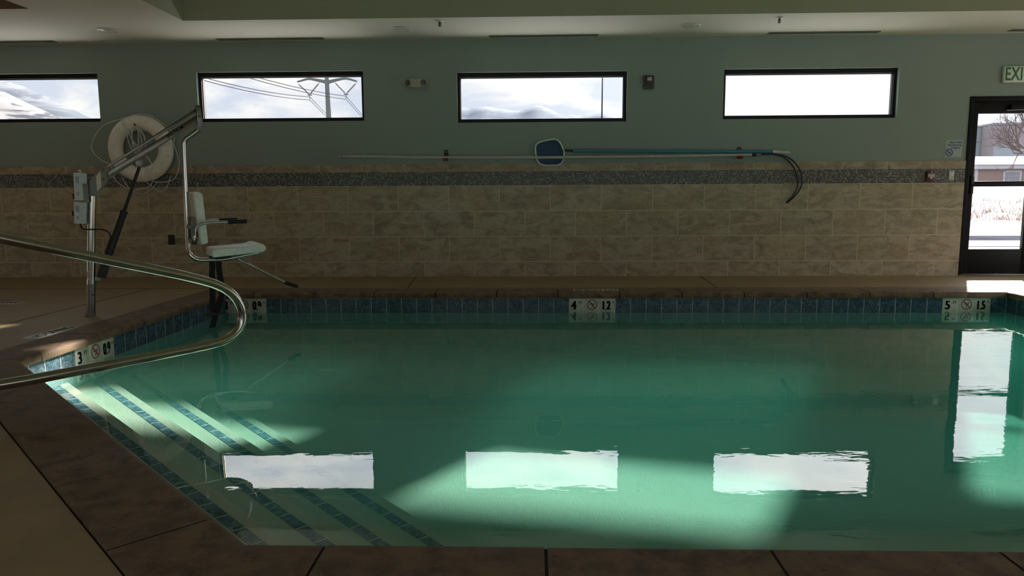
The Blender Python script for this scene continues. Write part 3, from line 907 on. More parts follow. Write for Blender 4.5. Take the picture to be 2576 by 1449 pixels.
# ---- ring buoy with its line
bc = V((-4.662, DW - 0.085, 1.545))
t = thing('ring_buoy', 'white ring buoy with coiled white rope hanging on the wall behind the lift', 'life ring', bc - V((0, 0, 0.40)))
Rm, rm = 0.305, 0.088
mb = MB(); ringpts = [bc + V((Rm * math.cos(a), 0, Rm * math.sin(a))) for a in (2 * math.pi * k / 64 for k in range(64))]
b = bmesh.new()
seg = 24; rings = []
for k in range(64):
    a = 2 * math.pi * k / 64; d = V((math.cos(a), 0, math.sin(a)))
    rings.append([b.verts.new(bc + d * (Rm + rm * math.cos(q)) + V((0, -0.068 * math.sin(q), 0))) for q in (2 * math.pi * i / seg for i in range(seg))])
for k in range(64):
    for i in range(seg):
        b.faces.new((rings[k][i], rings[k][(i + 1) % seg], rings[(k + 1) % 64][(i + 1) % seg], rings[(k + 1) % 64][i]))
mb.merge(b); mb.build('ring', 'buoy', t)
for a in (118, 8, -72, 205):
    mb = MB(); aa = math.radians(a); rr = []
    for da in (-0.075, -0.06, 0.06, 0.075):
        d = V((math.cos(aa + da), 0, math.sin(aa + da)))
        off = 0.003 if abs(da) < 0.07 else -0.004
        rr.append([mb.bm.verts.new(bc + d * (Rm + (rm + off) * math.cos(q)) + V((0, -(0.068 + off) * math.sin(q), 0))) for q in (2 * math.pi * i / 24 for i in range(24))])
    for r0_, r1_ in zip(rr, rr[1:]):
        for i in range(24): mb.bm.faces.new((r0_[i], r0_[(i + 1) % 24], r1_[(i + 1) % 24], r1_[i]))
    mb.build('band', 'rope', t)
yw = DW - 0.10
def wp_(pts, y=yw): return [V((px, y, pz)) for px, pz in pts]
grab = [[(118, 0.40), (150, 0.52), (178, 0.60), (196, 0.50), (205, 0.405)], [(205, 0.405), (228, 0.50), (252, 0.50), (276, 0.46), (288, 0.40)],
        [(288, 0.40), (300, 0.46), (318, 0.52), (340, 0.48), (368, 0.405)], [(368, 0.405), (385, 0.44), (60, 0.405), (85, 0.405), (118, 0.40)]]
mb = MB()
for seq in grab:
    mb.tube(smooth_path([bc + V((r * math.cos(math.radians(a)), 0.0 if r > 0.41 else -0.01, r * math.sin(math.radians(a)))) for a, r in seq], 6), 0.0055, 8)
mb.build('grab_line', 'rope', t)
mb = MB()
for k, (w, h, ph) in enumerate(((0.05, 0.20, 0.0), (0.075, 0.17, 0.02), (0.035, 0.23, -0.02), (0.09, 0.26, 0.01))):
    top = bc + V((-0.01, -0.080 - 0.004 * k, 0.255))
    mb.tube(smooth_path([top, top + V((-w, 0.0, -0.08)), top + V((-w * 0.9 + ph, 0.03, -h)), top + V((0.02 + ph, 0.03, -h - 0.08)), top + V((w + ph, 0.03, -h + 0.02)), top + V((w, 0, -0.07)), top + V((0.005, 0, 0.0))], 7), 0.0055, 8)
a = bc + V((0.05, -0.06, -0.03))
mb.tube(smooth_path([a, a + V((0.07, 0, -0.1)), a + V((0.12, -0.02, -0.19)), a + V((0.10, -0.03, -0.24))], 6), 0.0055, 8)
mb.tube(smooth_path([(bc.x - 0.28, DW - 0.04, bc.z - 0.33), (bc.x - 0.20, DW - 0.03, bc.z - 0.47), (bc.x - 0.05, DW - 0.03, bc.z - 0.53), (bc.x + 0.06, DW - 0.03, bc.z - 0.48), (bc.x + 0.14, DW - 0.04, bc.z - 0.40)], 8), 0.0055, 8)
mb.tube(smooth_path([(bc.x + 0.0, DW - 0.17, bc.z - 0.33), (bc.x + 0.06, DW - 0.04, bc.z - 0.43), (bc.x + 0.16, DW - 0.03, bc.z - 0.50), (bc.x + 0.25, DW - 0.03, bc.z - 0.46), (bc.x + 0.31, DW - 0.04, bc.z - 0.33)], 8), 0.0055, 8)
mb.build('throw_rope', 'rope', t)
mb = MB(); m = WALLM(bc.x + 0.0, bc.z + 0.255, DW)
mb.tube([m @ V((0, 0.0, 0.012)), m @ V((0, -0.02, 0.155)), m @ V((0.0, 0.005, 0.175)), m @ V((-0.012, 0.03, 0.18))], 0.008, 10); mb.build('wall_hook', 'black_plastic', t)

# ---- poles on their clips
def hanger(x, ztop, zred, label):
    t = thing('pole_hanger', label, 'bracket', (x, DW, zred - 0.02), 'pole hangers on the wall')
    m = WALLM(x, 0, DW)
    mb = MB()
    prof = [(-0.024, zred + 0.02), (0.024, zred + 0.02), (0.024, ztop - 0.024)] + [(0.024 * math.cos(a), ztop - 0.024 + 0.024 * math.sin(a)) for a in (math.pi * k / 8 for k in range(1, 8))] + [(-0.024, ztop - 0.024)]
    mb.prism(prof, 0, 0.012, m, 0.003); mb.build('backplate', 'black_plastic', t)
    for dz in (0.025, 0.075):
        mb = MB(); mb.lathe([(0, 0.010), (0.006, 0.012), (0.005, 0.016), (0, 0.017)], m @ Matrix.Translation((0, ztop - dz, 0)), 12); mb.build('screw', 'sign_white', t)
    for s in (-1, 1):
        mb = MB(); mb.tube(fillet([m @ V((0.016 * s, zred + 0.012, 0.010)), m @ V((0.018 * s, zred - 0.008, 0.03)), m @ V((0.018 * s, zred - 0.010, 0.078)), m @ V((0.014 * s, zred + 0.014, 0.098))], 0.008, 4), 0.010, 10)
        mb.build('clip', 'clip_red', t)
    return t
hanger(-1.028, 1.512, 1.395, 'black pole hanger with red clips below the gap beside the centre window')
hanger(2.420, 1.522, 1.397, 'black pole hanger with red clips near the hook end of the poles')
PY = DW - 0.066
t = thing('rescue_hook_pole', 'long white wall-hung pole ending in a dark blue looped rescue hook', 'rescue pole', (0.2, PY, 1.40))
mb = MB(); mb.tube([(-2.262, PY, 1.440), (-1.02, PY, 1.417), (0.185, PY, 1.411), (1.2, PY, 1.414), (2.62, PY, 1.427)], 0.0165, 16); mb.build('pole', 'pole_white', t)
mb = MB(); mb.tube([(-2.30, PY, 1.441), (-2.268, PY, 1.440)], 0.0175, 16); mb.build('end_cap', 'pole_white', t)
for q in ([(-2.268, PY, 1.440), (-2.262, PY, 1.440)], [(2.55, PY, 1.425), (2.60, PY, 1.4265)]):
    mb = MB(); mb.tube(q, 0.0185, 16); mb.build('collar', 'black_plastic', t)
mb = MB(); mb.tube([(2.60, PY, 1.4265), (2.655, PY, 1.428)], 0.0185, 16); mb.build('hook_socket', 'bracket_grey', t)
hk = [(2.64, 1.427), (2.74, 1.432), (2.80, 1.429), (2.913, 1.398), (3.033, 1.291), (3.090, 1.156), (3.094, 1.054), (3.047, 0.952), (2.990, 0.892), (2.976, 0.874), (2.992, 0.872), (3.046, 0.925), (3.100, 0.985), (3.138, 1.065), (3.141, 1.137), (3.118, 1.239), (3.03, 1.355), (2.912, 1.415), (2.80, 1.436), (2.74, 1.436), (2.64, 1.431)]
mb = MB(); mb.tube(smooth_path([(a, PY, b) for a, b in hk], 6), 0.0085, 10); mb.build('hook_loop', 'hook_blue', t)

PT = DW - 0.036
t = thing('skimmer_net', 'blue leaf skimmer net on a long teal pole hung under the centre window', 'pool net', (1.4, PT, 1.32))
rim = [(0.030, 1.540), (0.048, 1.573), (0.090, 1.596), (0.16, 1.612), (0.232, 1.624), (0.272, 1.620), (0.305, 1.600), (0.332, 1.562), (0.352, 1.520), (0.366, 1.480), (0.366, 1.43), (0.358, 1.385), (0.340, 1.350), (0.300, 1.326), (0.22, 1.320), (0.138, 1.322), (0.085, 1.338), (0.055, 1.370), (0.040, 1.42), (0.030, 1.48)]
sp = smooth_path([(a, PT, b) for a, b in rim], 4, True)
mb = MB(); mb.tube(sp, 0.010, 10, True); mb.build('net_rim', 'net_rim', t)
mb = MB(); cx = sum(p.x for p in sp) / len(sp); cz = sum(p.z for p in sp) / len(sp)
prevr = None
for k, (sc, dy) in enumerate(((1.0, 0.0), (0.93, 0.012), (0.6, 0.020), (0.25, 0.022))):
    ring = [mb.bm.verts.new((cx + (p.x - cx) * sc, PT + dy * 0.9 - 0.004, cz + (p.z - cz) * sc)) for p in sp]
    if prevr:
        for i in range(len(ring)): mb.bm.faces.new((prevr[i], prevr[(i + 1) % len(ring)], ring[(i + 1) % len(ring)], ring[i]))
    prevr = ring
mb.bm.faces.new(prevr); mb.build('mesh_bag', 'net_blue', t)
mb = MB(); mb.tube([(0.360, PT, 1.495), (0.40, PT, 1.492), (0.48, PT, 1.489)], [0.008, 0.012, 0.013], 12); mb.build('net_handle', 'hook_blue', t)
mb = MB(); mb.tube([(0.47, PT, 1.489), (1.68, PT, 1.474), (2.80, PT, 1.459)], 0.0205, 16); mb.build('pole', 'pole_teal', t)
mb = MB(); mb.tube([(0.60, PT - 0.004, 1.4905), (1.7, PT - 0.004, 1.4755)], 0.0175, 14); mb.build('inner_tube', 'pole_teal', t)
for q, rr_ in (([(2.80, PT, 1.459), (2.832, PT, 1.4585)], 0.0225), ([(2.836, PT, 1.4585), (2.856, PT, 1.458)], 0.0255)):
    mb = MB(); mb.tube(q, rr_, 16); mb.build('twist_lock', 'sign_white', t)
mb = MB(); mb.tube([(2.83, PT, 1.4585), (2.837, PT, 1.4585)], 0.021, 16); mb.build('lock_seal', 'black_plastic', t)
mb = MB(); mb.tube([(2.856, PT, 1.458), (2.90, PT, 1.4565), (2.905, PT, 1.4565), (3.0, PT, 1.453)], [0.021, 0.021, 0.018, 0.016], 16); mb.build('hand_grip', 'pole_white', t)

# ================================================================= DEPTH MARKERS AND DECK TILES
def depth_marker(M, feet, metres, label, w=0.1545):
    """three tiles: feet | no diving | metres. M: right, up, out of the wall; origin at the left end of the tile top"""
    t = thing('depth_marker', label, 'depth marker', M @ V((w * 1.5, -0.157, 0)), 'pool depth markers')
    H = 0.156; y1 = 0.0015
    for k in range(3):
        mb = MB(); mb.box((k * w + 0.0012, -H, -0.004), ((k + 1) * w - 0.0012, -0.001, y1), 0.0006, M); mb.build('marker_tile', 'marker_white', t)
    mb = MB(); T = lambda x, y: M @ Matrix.Translation((x, y, y1 + 0.0002))
    for dx in (-0.005, -0.003, -0.001, 0.001, 0.003, 0.005): text_into(mb, feet, 0.122, T(0.048 + dx, -0.078) @ Matrix.Translation((0, 0, dx * 0.05)), 0.80, 0.0012, 0.0005)
    text_into(mb, 'FT', 0.040, T(0.116, -0.050), 0.9, 0.0006, 0.0005)
    for dx in (-0.005, -0.003, -0.001, 0.001, 0.003, 0.005): text_into(mb, metres[0], 0.122, T(2 * w + 0.036 + dx, -0.078) @ Matrix.Translation((0, 0, dx * 0.05)), 0.58, 0.0012, 0.0005)
    text_into(mb, '.', 0.10, T(2 * w + 0.062, -0.088), 0.8, 0.002, 0.0005)
    for dx in (-0.005, -0.003, -0.001, 0.001, 0.003, 0.005): text_into(mb, metres[-1], 0.122, T(2 * w + 0.088 + dx, -0.078) @ Matrix.Translation((0, 0, dx * 0.05)), 0.60, 0.0012, 0.0005)
    text_into(mb, 'M', 0.036, T(2 * w + 0.134, -0.047), 0.9, 0.0, 0.0005)
    mb.build('numerals', 'ink_black', t, 0)
    mb = MB(); mm = T(1.5 * w, -0.066)
    ring2d(mb, 0.044, 0.052, mm, 0, 0.0006)
    nrm = M.to_3x3() @ V((0, 0, 1))
    mb.bar(mm @ V((-0.033, 0.033, 0.0004)), mm @ V((0.033, -0.033, 0.0004)), 0.009, 0.0008, nrm)
    mb.build('prohibition_ring', 'ink_red', t, 0)
    mb = MB()
    for a, b in (((-0.03, 0.003), (0.03, 0.003)), ((-0.004, -0.022), (0.022, 0.022)), ((-0.006, -0.024), (0.008, -0.024)), ((-0.012, 0.02), (0.006, -0.002))):
        mb.bar(mm @ V((*a, 0.0002)), mm @ V((*b, 0.0002)), 0.005, 0.0004, nrm)
    mb.build('diver_pictogram', 'ink_black', t, 0)
    return t
WY = WALLP[0][1]; WX = WALLP[0][0]
far = lambda x: axes((1, 0, 0), (0, 0, 1), (0, -1, 0), (x, WY, -0.0585))
Q = 0.1545
depth_marker(far(-2.5726 - 4 * Q), '3', '0.9', 'white 3 FT 0.9 M depth marker at the far shallow end behind the handrail')
k4 = -2.5726 + Q * 19
depth_marker(far(k4), '4', '1.2', 'white 4 FT 1.2 M depth marker on the far waterline')
depth_marker(far(-2.5726 + Q * 43), '5', '1.5', 'white 5 FT 1.5 M depth marker on the far waterline near the door')
depth_marker(axes((0, 1, 0), (0, 0, 1), (1, 0, 0), (WX, 7.295 - Q * 16, -0.0585)), '3', '0.9', 'white 3 FT 0.9 M depth marker on the left side wall of the pool')

def deck_tile(M, label, length=0.46, width=0.13):
    t = thing('no_diving_tile', label, 'deck tile', M.translation, 'no diving deck tiles')
    mb = MB(); mb.box((-length / 2, -width / 2, 0.0), (length / 2, width / 2, 0.0016), 0.0004, M); mb.build('tile_face', 'marker_white', t)
    mb = MB(); text_into(mb, 'NO DIVING', 0.105, M @ Matrix.Translation((0, 0, 0.0018)), 0.78, 0.003, 0.0003); mb.build('lettering', 'ink_black', t, 0)
zc = 0.006
deck_tile(axes((-1, 0, 0), (0, -1, 0), (0, 0, 1), (0.64, 7.42, zc)), 'flat white no-diving tile set in the coping behind the 4 FT marker')
deck_tile(axes((0, 1, 0), (-1, 0, 0), (0, 0, 1), (-3.50, 5.13, 0.0)), 'flat white no-diving tile on the left deck beside the lift post', 0.46, 0.14)
deck_tile(axes((1, 0, 0), (0, 1, 0), (0, 0, 1), (-5.00, 6.60, 0.0)), 'flat white no-diving tile on the deck at the left edge of the photo', 0.46, 0.14)

# ================================================================= STAIR HANDRAIL
# lies in the plane x - y = const, square to the steps
def RP(s, z): return V(((s - 3.863) / R2, (s + 3.863) / R2, z))
base_lo, base_hi = 0.36, -0.06
t = thing('stair_handrail', 'polished steel figure-four handrail leaning out over the pool steps', 'handrail', RP(0.15, 0))
head = fillet([RP(base_hi, 0.0), RP(base_hi, 0.985), RP(1.30, 0.582)], 0.12, 10)
bend = smooth_path([RP(a, z) for a, z in ((1.30, 0.582), (1.42, 0.541), (1.49, 0.512), (1.55, 0.475), (1.595, 0.425), (1.620, 0.365), (1.620, 0.303), (1.590, 0.250), (1.54, 0.217), (1.47, 0.200), (1.35, 0.190), (1.10, 0.176))], 6)
foot = fillet([RP(1.10, 0.176), RP(0.62, 0.152), RP(0.30, 0.146), RP(0.30, 0.0)], [0.6, 0.09], 10)
path = head[:-1] + bend[:-1] + foot
mb = MB(); mb.tube(path, 0.0242, 24); mb.build('rail_tube', 'steel', t)
for s in (base_hi, 0.30):
    m = Matrix.Translation(RP(s, 0.0))
    mb = MB(); mb.lathe([(0.0245, 0.0), (0.055, 0.0), (0.055, 0.006), (0.035, 0.022), (0.0255, 0.024)], m); mb.build('floor_flange', 'steel', t)

# ================================================================= POOL LIFT
P0 = V((-3.66, 5.85, 0)); U = V((0.857, 0.515, 0)).normalized(); N = V((-U.y, U.x, 0))
def LP(a, z, b=0.0): return P0 + U * a + N * b + V((0, 0, z))
t = thing('pool_lift', 'pool access lift with white chair slung over the water on a steel post', 'pool lift', P0)
mb = MB(); mb.tube([LP(0, 0.0), LP(0.004, 0.03), LP(0.02, 0.262)], [0.0345, 0.0345, 0.0345], 24); mb.build('anchor_sleeve', 'steel_dull', t)
mb = MB(); mb.tube([LP(0.0, 0.0), LP(0.003, 0.03)], [0.038, 0.038], 24); o = mb.build('base_collar', 'bracket_grey', t)
mb = MB(); mb.lathe([(0, 0), (0.006, 0), (0.006, 0.002), (0, 0.002)], axes(U, (0, 0, 1), -N, LP(0.028, 0.18, -0.0345)), 16); mb.build('pin_hole', 'ink_black', t)
mb = MB(); mb.tube([LP(0.02, 0.26), LP(0.087, 1.094)], 0.0315, 24); mb.build('post', 'steel', t)
for zz, aa in ((0.262, 0.021), (0.235, 0.019)):
    mb = MB(); mb.tube([LP(aa, zz - 0.003), LP(aa, zz + 0.003)], 0.0362, 24); mb.build('clamp_ring', 'bracket_grey', t)
mb = MB(); mb.box((-0.012, -0.036, 0), (0.012, 0.036, 0.0015), 0.0004, axes(U, (0, 0, 1), -N, LP(0.010, 0.342, -0.0335))); o = mb.build('warning_label', 'sign_white', t)
mb = MB()
for k in range(5): mb.box((-0.009, 0.022 - k * 0.011, 0.0012), (0.009, 0.027 - k * 0.011, 0.0018), 0, axes(U, (0, 0, 1), -N, LP(0.010, 0.342, -0.0335)))
mb.build('label_print', 'ink_red', o, 0)
# head bracket: two cheek plates and a back web
LM = axes(U, (0, 0, 1), -N, P0)         # local x along the arm, y up, z towards the camera
cheek = [(0.060, 0.985), (0.068, 1.100), (0.150, 1.222), (0.196, 1.222), (0.196, 1.095), (0.160, 1.050), (0.108, 0.985)]
for k, b in enumerate((-0.047, 0.041)):
    mb = MB(); mb.prism(cheek, -b - 0.006, -b, LM, 0.001); o = mb.build('bracket_cheek', 'bracket_grey', t, 30)
    if k == 0:
        lab = [(0.116, 1.020), (0.116, 1.140), (0.150, 1.192), (0.150, 1.062)]
        mb = MB(); mb.prism(lab, 0.0535, 0.0545, LM); mb.build('instruction_label', 'label_cream', o, 0)
mb = MB(); mb.prism([(0.058, 0.985), (0.066, 1.10), (0.148, 1.222), (0.156, 1.222), (0.074, 1.10), (0.066, 0.985)], -0.042, 0.042, LM); mb.build('bracket_web', 'bracket_grey', t, 30)
for a, z in ((0.176, 1.196), (0.170, 1.118), (0.915, 1.725), (0.922, 1.655)):
    mb = MB(); b0 = 0.053 if a < 0.5 else 0.036
    mb.lathe([(0.0, b0), (0.012, b0), (0.012, b0 + 0.004), (0.007, b0 + 0.008), (0, b0 + 0.009)], LM @ Matrix.Translation((a, z, 0)), 16); mb.build('pivot_bolt', 'steel_dull', t)
# parallel arms
mb = MB(); mb.bar(LP(0.170, 1.128), LP(0.922, 1.652), 0.050, 0.052, (0, 0, 1), 0.004); arm = mb.build('lift_arm', 'steel_brushed', t, 30)
d = (LP(0.922, 1.652) - LP(0.170, 1.128)).normalized(); upn = (V((0, 0, 1)) - d * d.z).normalized()
tm = axes(d, upn, -N, LP(0.170, 1.128) + d * 0.68 - N * 0.0252 + upn * 0.004)
mb = MB(); text_into(mb, 'SPECTRUM', 0.036, tm, 0.9, 0.0006, 0.0005); mb.build('maker_lettering', 'ink_black', arm, 0)
mb = MB(); mb.bar(LP(0.176, 1.200), LP(0.912, 1.718), 0.024, 0.024, (0, 0, 1), 0.003); mb.build('guide_arm', 'steel_brushed', t, 30)
for s in (-1, 1):
    mb = MB(); mb.prism([(0.898, 1.745), (0.906, 1.752), (0.926, 1.752), (0.934, 1.742), (0.948, 1.570), (0.905, 1.570)], (0.030 if s < 0 else -0.036), (0.036 if s < 0 else -0.030), LM, 0.001); mb.build('end_plate', 'steel_dull', t, 30)
# hanger tube and chair frame in one bent tube
pole = fillet([LP(0.940, 1.568), LP(0.788, 1.450), LP(0.772, 0.425), LP(1.05, 0.418), LP(1.36, 0.466)], [0.05, 0.11, 0.6], 12)
mb = MB(); mb.tube(pole, 0.0208, 20); mb.build('hanger_tube', 'steel', t)
mb = MB(); mb.bar(LP(0.895, 1.585), LP(0.955, 1.545), 0.058, 0.06, (0, 0, 1), 0.004); mb.build('hanger_socket', 'bracket_grey', t, 30)
# seat
seat_prof = [(0.941, 0.463), (0.950, 0.456), (1.353, 0.486), (1.378, 0.496), (1.388, 0.516), (1.380, 0.542), (1.358, 0.560), (1.325, 0.565), (1.296, 0.557), (1.262, 0.546), (0.954, 0.527), (0.942, 0.518)]
mb = MB(); mb.prism(seat_prof, -0.215, 0.215, LM, 0.010); mb.build('seat', 'seat_plastic', t, 50)
mb = MB(); mb.box((0.99, 0.44, -0.12), (1.10, 0.468, 0.12), 0.003, LM); mb.build('seat_bracket', 'black_plastic', t, 30)
# backrest
back_prof = [(0.826, 1.012), (0.842, 1.020), (0.862, 1.018), (0.882, 1.005), (0.893, 0.982), (0.914, 0.592), (0.908, 0.580), (0.870, 0.570), (0.858, 0.573), (0.852, 0.586), (0.824, 0.985)]
mb = MB(); mb.prism(back_prof, -0.205, 0.205, LM, 0.012); mb.build('backrest', 'seat_plastic', t, 50)
mb = MB()
for b in (-0.10, 0.10):
    mb.box((0.795, 0.60, b - 0.005), (0.835, 0.80, b + 0.005), 0.002, LM)
mb.box((0.770, 0.70, -0.11), (0.810, 0.735, 0.11), 0.004, LM); mb.bar(LP(0.81, 0.66, -0.11), LP(0.81, 0.66, 0.11), 0.03, 0.10, (0, 0, 1), 0.004)
mb.build('back_bracket', 'bracket_grey', t, 30)
# armrests
for b in (-0.255, 0.255):
    inn = -0.11 if b < 0 else 0.11
    pts = [LP(0.806, 0.60, inn), LP(0.800, 0.605, b), LP(0.812, 0.70, b), LP(0.856, 0.745, b), LP(0.94, 0.756, b), LP(1.09, 0.759, b)]
    mb = MB(); mb.tube(smooth_path(pts, 8), 0.0125, 14); arm_o = mb.build('armrest', 'steel', t)
    mb = MB(); a = LP(1.072, 0.7585, b); e = LP(1.228, 0.762, b); dd = (e - a).normalized()
    mb.tube([a, a + dd * 0.002, e - dd * 0.006, e], [0.0165, 0.0185, 0.0185, 0.013], 16); mb.build('armrest_grip', 'grip', arm_o)
    mb = MB(); mb.tube([LP(0.800, 0.575, b + (0.03 if b < 0 else -0.03)), LP(0.806, 0.62, b + (0.03 if b < 0 else -0.03))], 0.022, 14); mb.build('armrest_knuckle', 'black_plastic', arm_o)
# footrest bar
mb = MB(); mb.tube([LP(1.140, 0.440), LP(1.228, 0.388), LP(1.60, 0.171)], [0.0105, 0.0125, 0.0125], 14); ft = mb.build('footrest_bar', 'steel', t)
mb = MB(); mb.tube([LP(1.580, 0.182), LP(1.586, 0.178), LP(1.655, 0.150), LP(1.690, 0.137), LP(1.697, 0.1345)], [0.015, 0.0175, 0.0175, 0.0175, 0.012], 14); mb.build('footrest_grip', 'grip', ft)
# safety straps
def strap(pts, w, name='safety_strap'):
    mb = MB(); L_, R_ = [], []
    for a, z, b, tw in pts:
        c = LP(a, z, b); side = (U * math.cos(tw) + N * math.sin(tw) * 1.0)
        L_.append(c - side * w / 2); R_.append(c + side * w / 2)
    th = -N * 0.002
    for i in range(len(pts) - 1):
        mb.quad(L_[i], R_[i], R_[i + 1], L_[i + 1]); mb.quad(L_[i] - th, L_[i + 1] - th, R_[i + 1] - th, R_[i] - th)
        mb.quad(L_[i], L_[i + 1], L_[i + 1] - th, L_[i] - th); mb.quad(R_[i], R_[i] - th, R_[i + 1] - th, R_[i + 1])
    return mb.build(name, 'webbing', t, 30)
st1 = strap([(0.966, 0.455, 0.0, 0), (0.955, 0.30, 0.0, 0), (0.947, 0.08, 0.0, 0), (0.942, -0.055, 0, 0), (0.955, -0.085, 0, 0)], 0.050)
strap([(1.018, 0.455, 0.0, 0), (1.012, 0.34, 0.0, 0), (1.028, 0.19, 0.0, 0), (1.022, 0.10, 0.0, 0), (0.995, 0.02, 0, 0), (0.973, -0.062, 0, 0), (0.950, -0.12, 0, 0), (0.930, -0.185, 0, 0)], 0.050)
mb = MB(); mb.prism([(0.850, -0.066), (0.905, -0.040), (0.985, -0.056), (1.000, -0.066), (0.985, -0.082), (0.90, -0.078)], -0.006, 0.012, LM, 0.002); mb.build('strap_buckle', 'black_plastic', t, 30)
# actuator
mb = MB(); mb.tube([LP(0.126, 0.39), LP(0.300, 0.855)], 0.0265, 18); mb.tube([LP(0.296, 0.845), LP(0.302, 0.862)], 0.030, 18); mb.build('actuator_tube', 'black_plastic', t)
mb = MB(); mb.tube([LP(0.298, 0.85), LP(0.442, 1.236)], 0.0130, 14); mb.build('actuator_rod', 'black_plastic', t)
mb = MB(); mb.bar(LP(0.098, 0.318), LP(0.136, 0.42), 0.066, 0.070, U, 0.006); mb.build('actuator_motor', 'black_plastic', t, 30)
mb = MB(); mb.box((0.02, 0.286, -0.012), (0.095, 0.322, 0.012), 0.004, LM); mb.tube([LP(0.085, 0.306, -0.03), LP(0.085, 0.306, 0.03)], 0.009, 12); mb.build('lower_clevis', 'steel_dull', t, 30)
mb = MB(); mb.box((0.408, 1.225, -0.020), (0.468, 1.300, 0.020), 0.003, LM); mb.tube([LP(0.438, 1.243, -0.034), LP(0.438, 1.243, 0.034)], 0.008, 12); mb.build('upper_clevis', 'steel_dull', t, 30)
# control and battery boxes behind the post
cb = -0.005
for nm, z0, z1, a0, a1, dz in (('battery_box', 0.948, 1.172, -0.036, 0.056, 0.0), ('control_box', 0.762, 0.940, -0.050, 0.040, 0.0)):
    mb = MB(); sh = 0.012 if nm == 'battery_box' else 0.006
    pr = [(a0 - 0.006, z0 + 0.004), (a1 - 0.012, z0), (a1, z1 - 0.006), (a0, z1)]
    mb.prism(pr, -0.06, 0.062, LM @ Matrix.Translation((-0.004, 0, 0)), 0.006); bx = mb.build(nm, 'box_plastic', t, 40)
    for q0, q1, q2, q3 in ((a0 + 0.006, z1 - 0.085, a0 + 0.032, z1 - 0.030), (a0 + 0.010, z0 + 0.040, a0 + 0.024, z0 + 0.068)):
        mb = MB(); mb.box((q0, q1, 0.0622), (q2, q3, 0.0632), 0, LM); mb.build('box_label', 'label_grey', bx, 0)
    mb = MB()
    for zz in ((0.995, 0.972) if nm == 'battery_box' else (0.855, 0.838)): mb.tube([LP(a0 - 0.022, zz, -0.02), LP(a0 + 0.002, zz, -0.02)], 0.010, 12)
    mb.build('box_plug', 'black_plastic', bx)
mb = MB(); mb.box((-0.006, 1.168, -0.008), (0.016, 1.196, 0.012), 0.003, LM); mb.build('box_latch', 'box_plastic', t)
mb = MB(); mb.box((0.018, 0.936, 0.055), (0.056, 1.085, 0.066), 0.001, LM); mb.build('box_mounting_plate', 'bracket_grey', t, 30)
mb = MB(); mb.tube(smooth_path([LP(-0.02, 0.765, -0.02), LP(-0.012, 0.728, -0.035), LP(0.02, 0.716, -0.045), LP(0.06, 0.715, -0.04), LP(0.125, 0.713, -0.02), LP(0.168, 0.695, -0.01), LP(0.188, 0.661, 0), LP(0.183, 0.629, 0), LP(0.160, 0.570, 0), LP(0.142, 0.505, 0), LP(0.143, 0.43, 0)], 6), 0.0062, 10); mb.build('power_cable', 'black_plastic', t)

# ================================================================= OUTSIDE
def ground_z(x, y):
    pts = [(8.9, -0.12), (15, -0.15), (19, -0.10), (24, 0.0), (30, 0.55), (40, 0.80), (75, 1.7), (140, 1.2), (400, -6.0)]
    for (a, za), (b, zb) in zip(pts, pts[1:]):
        if y <= b:
            k = max(0, (y - a) / (b - a)); z = za + (zb - za) * k; break
    else: z = pts[-1][1]
    if 22 < y < 34: z += 0.28 * noise.noise(V((x * 0.45, y * 0.9, 3))) + 0.22 * noise.noise(V((x * 1.5, y * 1.7, 7)))
    elif y < 22: z += 0.012 * noise.noise(V((x * 0.4, y * 0.5, 1)))
    return z
mb = MB(); ys_ = [8.97, 9.5, 11, 13, 15, 16.5, 18] + [18 + 0.5 * k for k in range(1, 36)] + [40, 50, 62, 75, 100, 140, 220, 400]
xs_ = [-250, -160, -100, -60, -40, -25, -12, 0, 5] + [7 + 0.55 * k for k in range(32)] + [30, 40, 60, 90, 140, 220]
grid = [[mb.bm.verts.new((xx, yy, ground_z(xx, yy))) for xx in xs_] for yy in ys_]
for j in range(len(ys_) - 1):
    for i in range(len(xs_) - 1): mb.bm.faces.new((grid[j][i], grid[j][i + 1], grid[j + 1][i + 1], grid[j + 1][i]))
struct(mb.build('ground_snow', 'snow', None, 60))
mb = MB(); mb.box((-40, 8.98, -0.3), (40, 14.6, -0.09)); struct(mb.build('ground_snow', 'snow_bounce', None, 0))  # unseen brighter snow strip, added to bounce sunlight onto the ceiling
mb = MB(); mb.quad((-60, YN - 0.2, -0.12), (60, YN - 0.2, -0.12), (60, YN - 60, -0.12), (-60, YN - 60, -0.12)); struct(mb.build('ground', 'snow', None, 0))
mb = MB(); mb.box((-40, 15.2, -0.2), (60, 16.4, -0.118)); struct(mb.build('path', 'gravel', None, 0))
mb = MB(); mb.box((-40, 17.3, -0.2), (60, 17.6, -0.02)); mb.box((-40, 17.6, -0.2), (60, 18.7, -0.03)); struct(mb.build('kerb', 'curb', None, 0))

# dry weeds
mb = MB(); rr = random.Random(3)
for k in range(800):
    y = rr.uniform(22.5, 31); xx = y * rr.uniform(0.545, 0.70)
    if noise.noise(V((xx * 0.6, y * 1.0, 5))) < -0.08 and rr.random() < 0.85: continue
    z = ground_z(xx, y) - 0.02; h = rr.uniform(0.06, 0.30) * (1.8 if rr.random() < 0.05 else 1)
    lean = V((rr.uniform(-0.7, 0.7), rr.uniform(-0.2, 0.2), 1)) * h
    p = V((xx, y, z))
    mb.tube([p, p + lean * 0.6 + V((rr.uniform(-.02, .02), 0, 0)), p + lean], [0.011, 0.008, 0.004], 4, caps=False)
o = mb.build('dry_weeds', 'weed', None, 0); o['kind'] = 'stuff'; tag(o, 'dry brown weed stalks poking through the snowfield seen through the door', 'weeds')

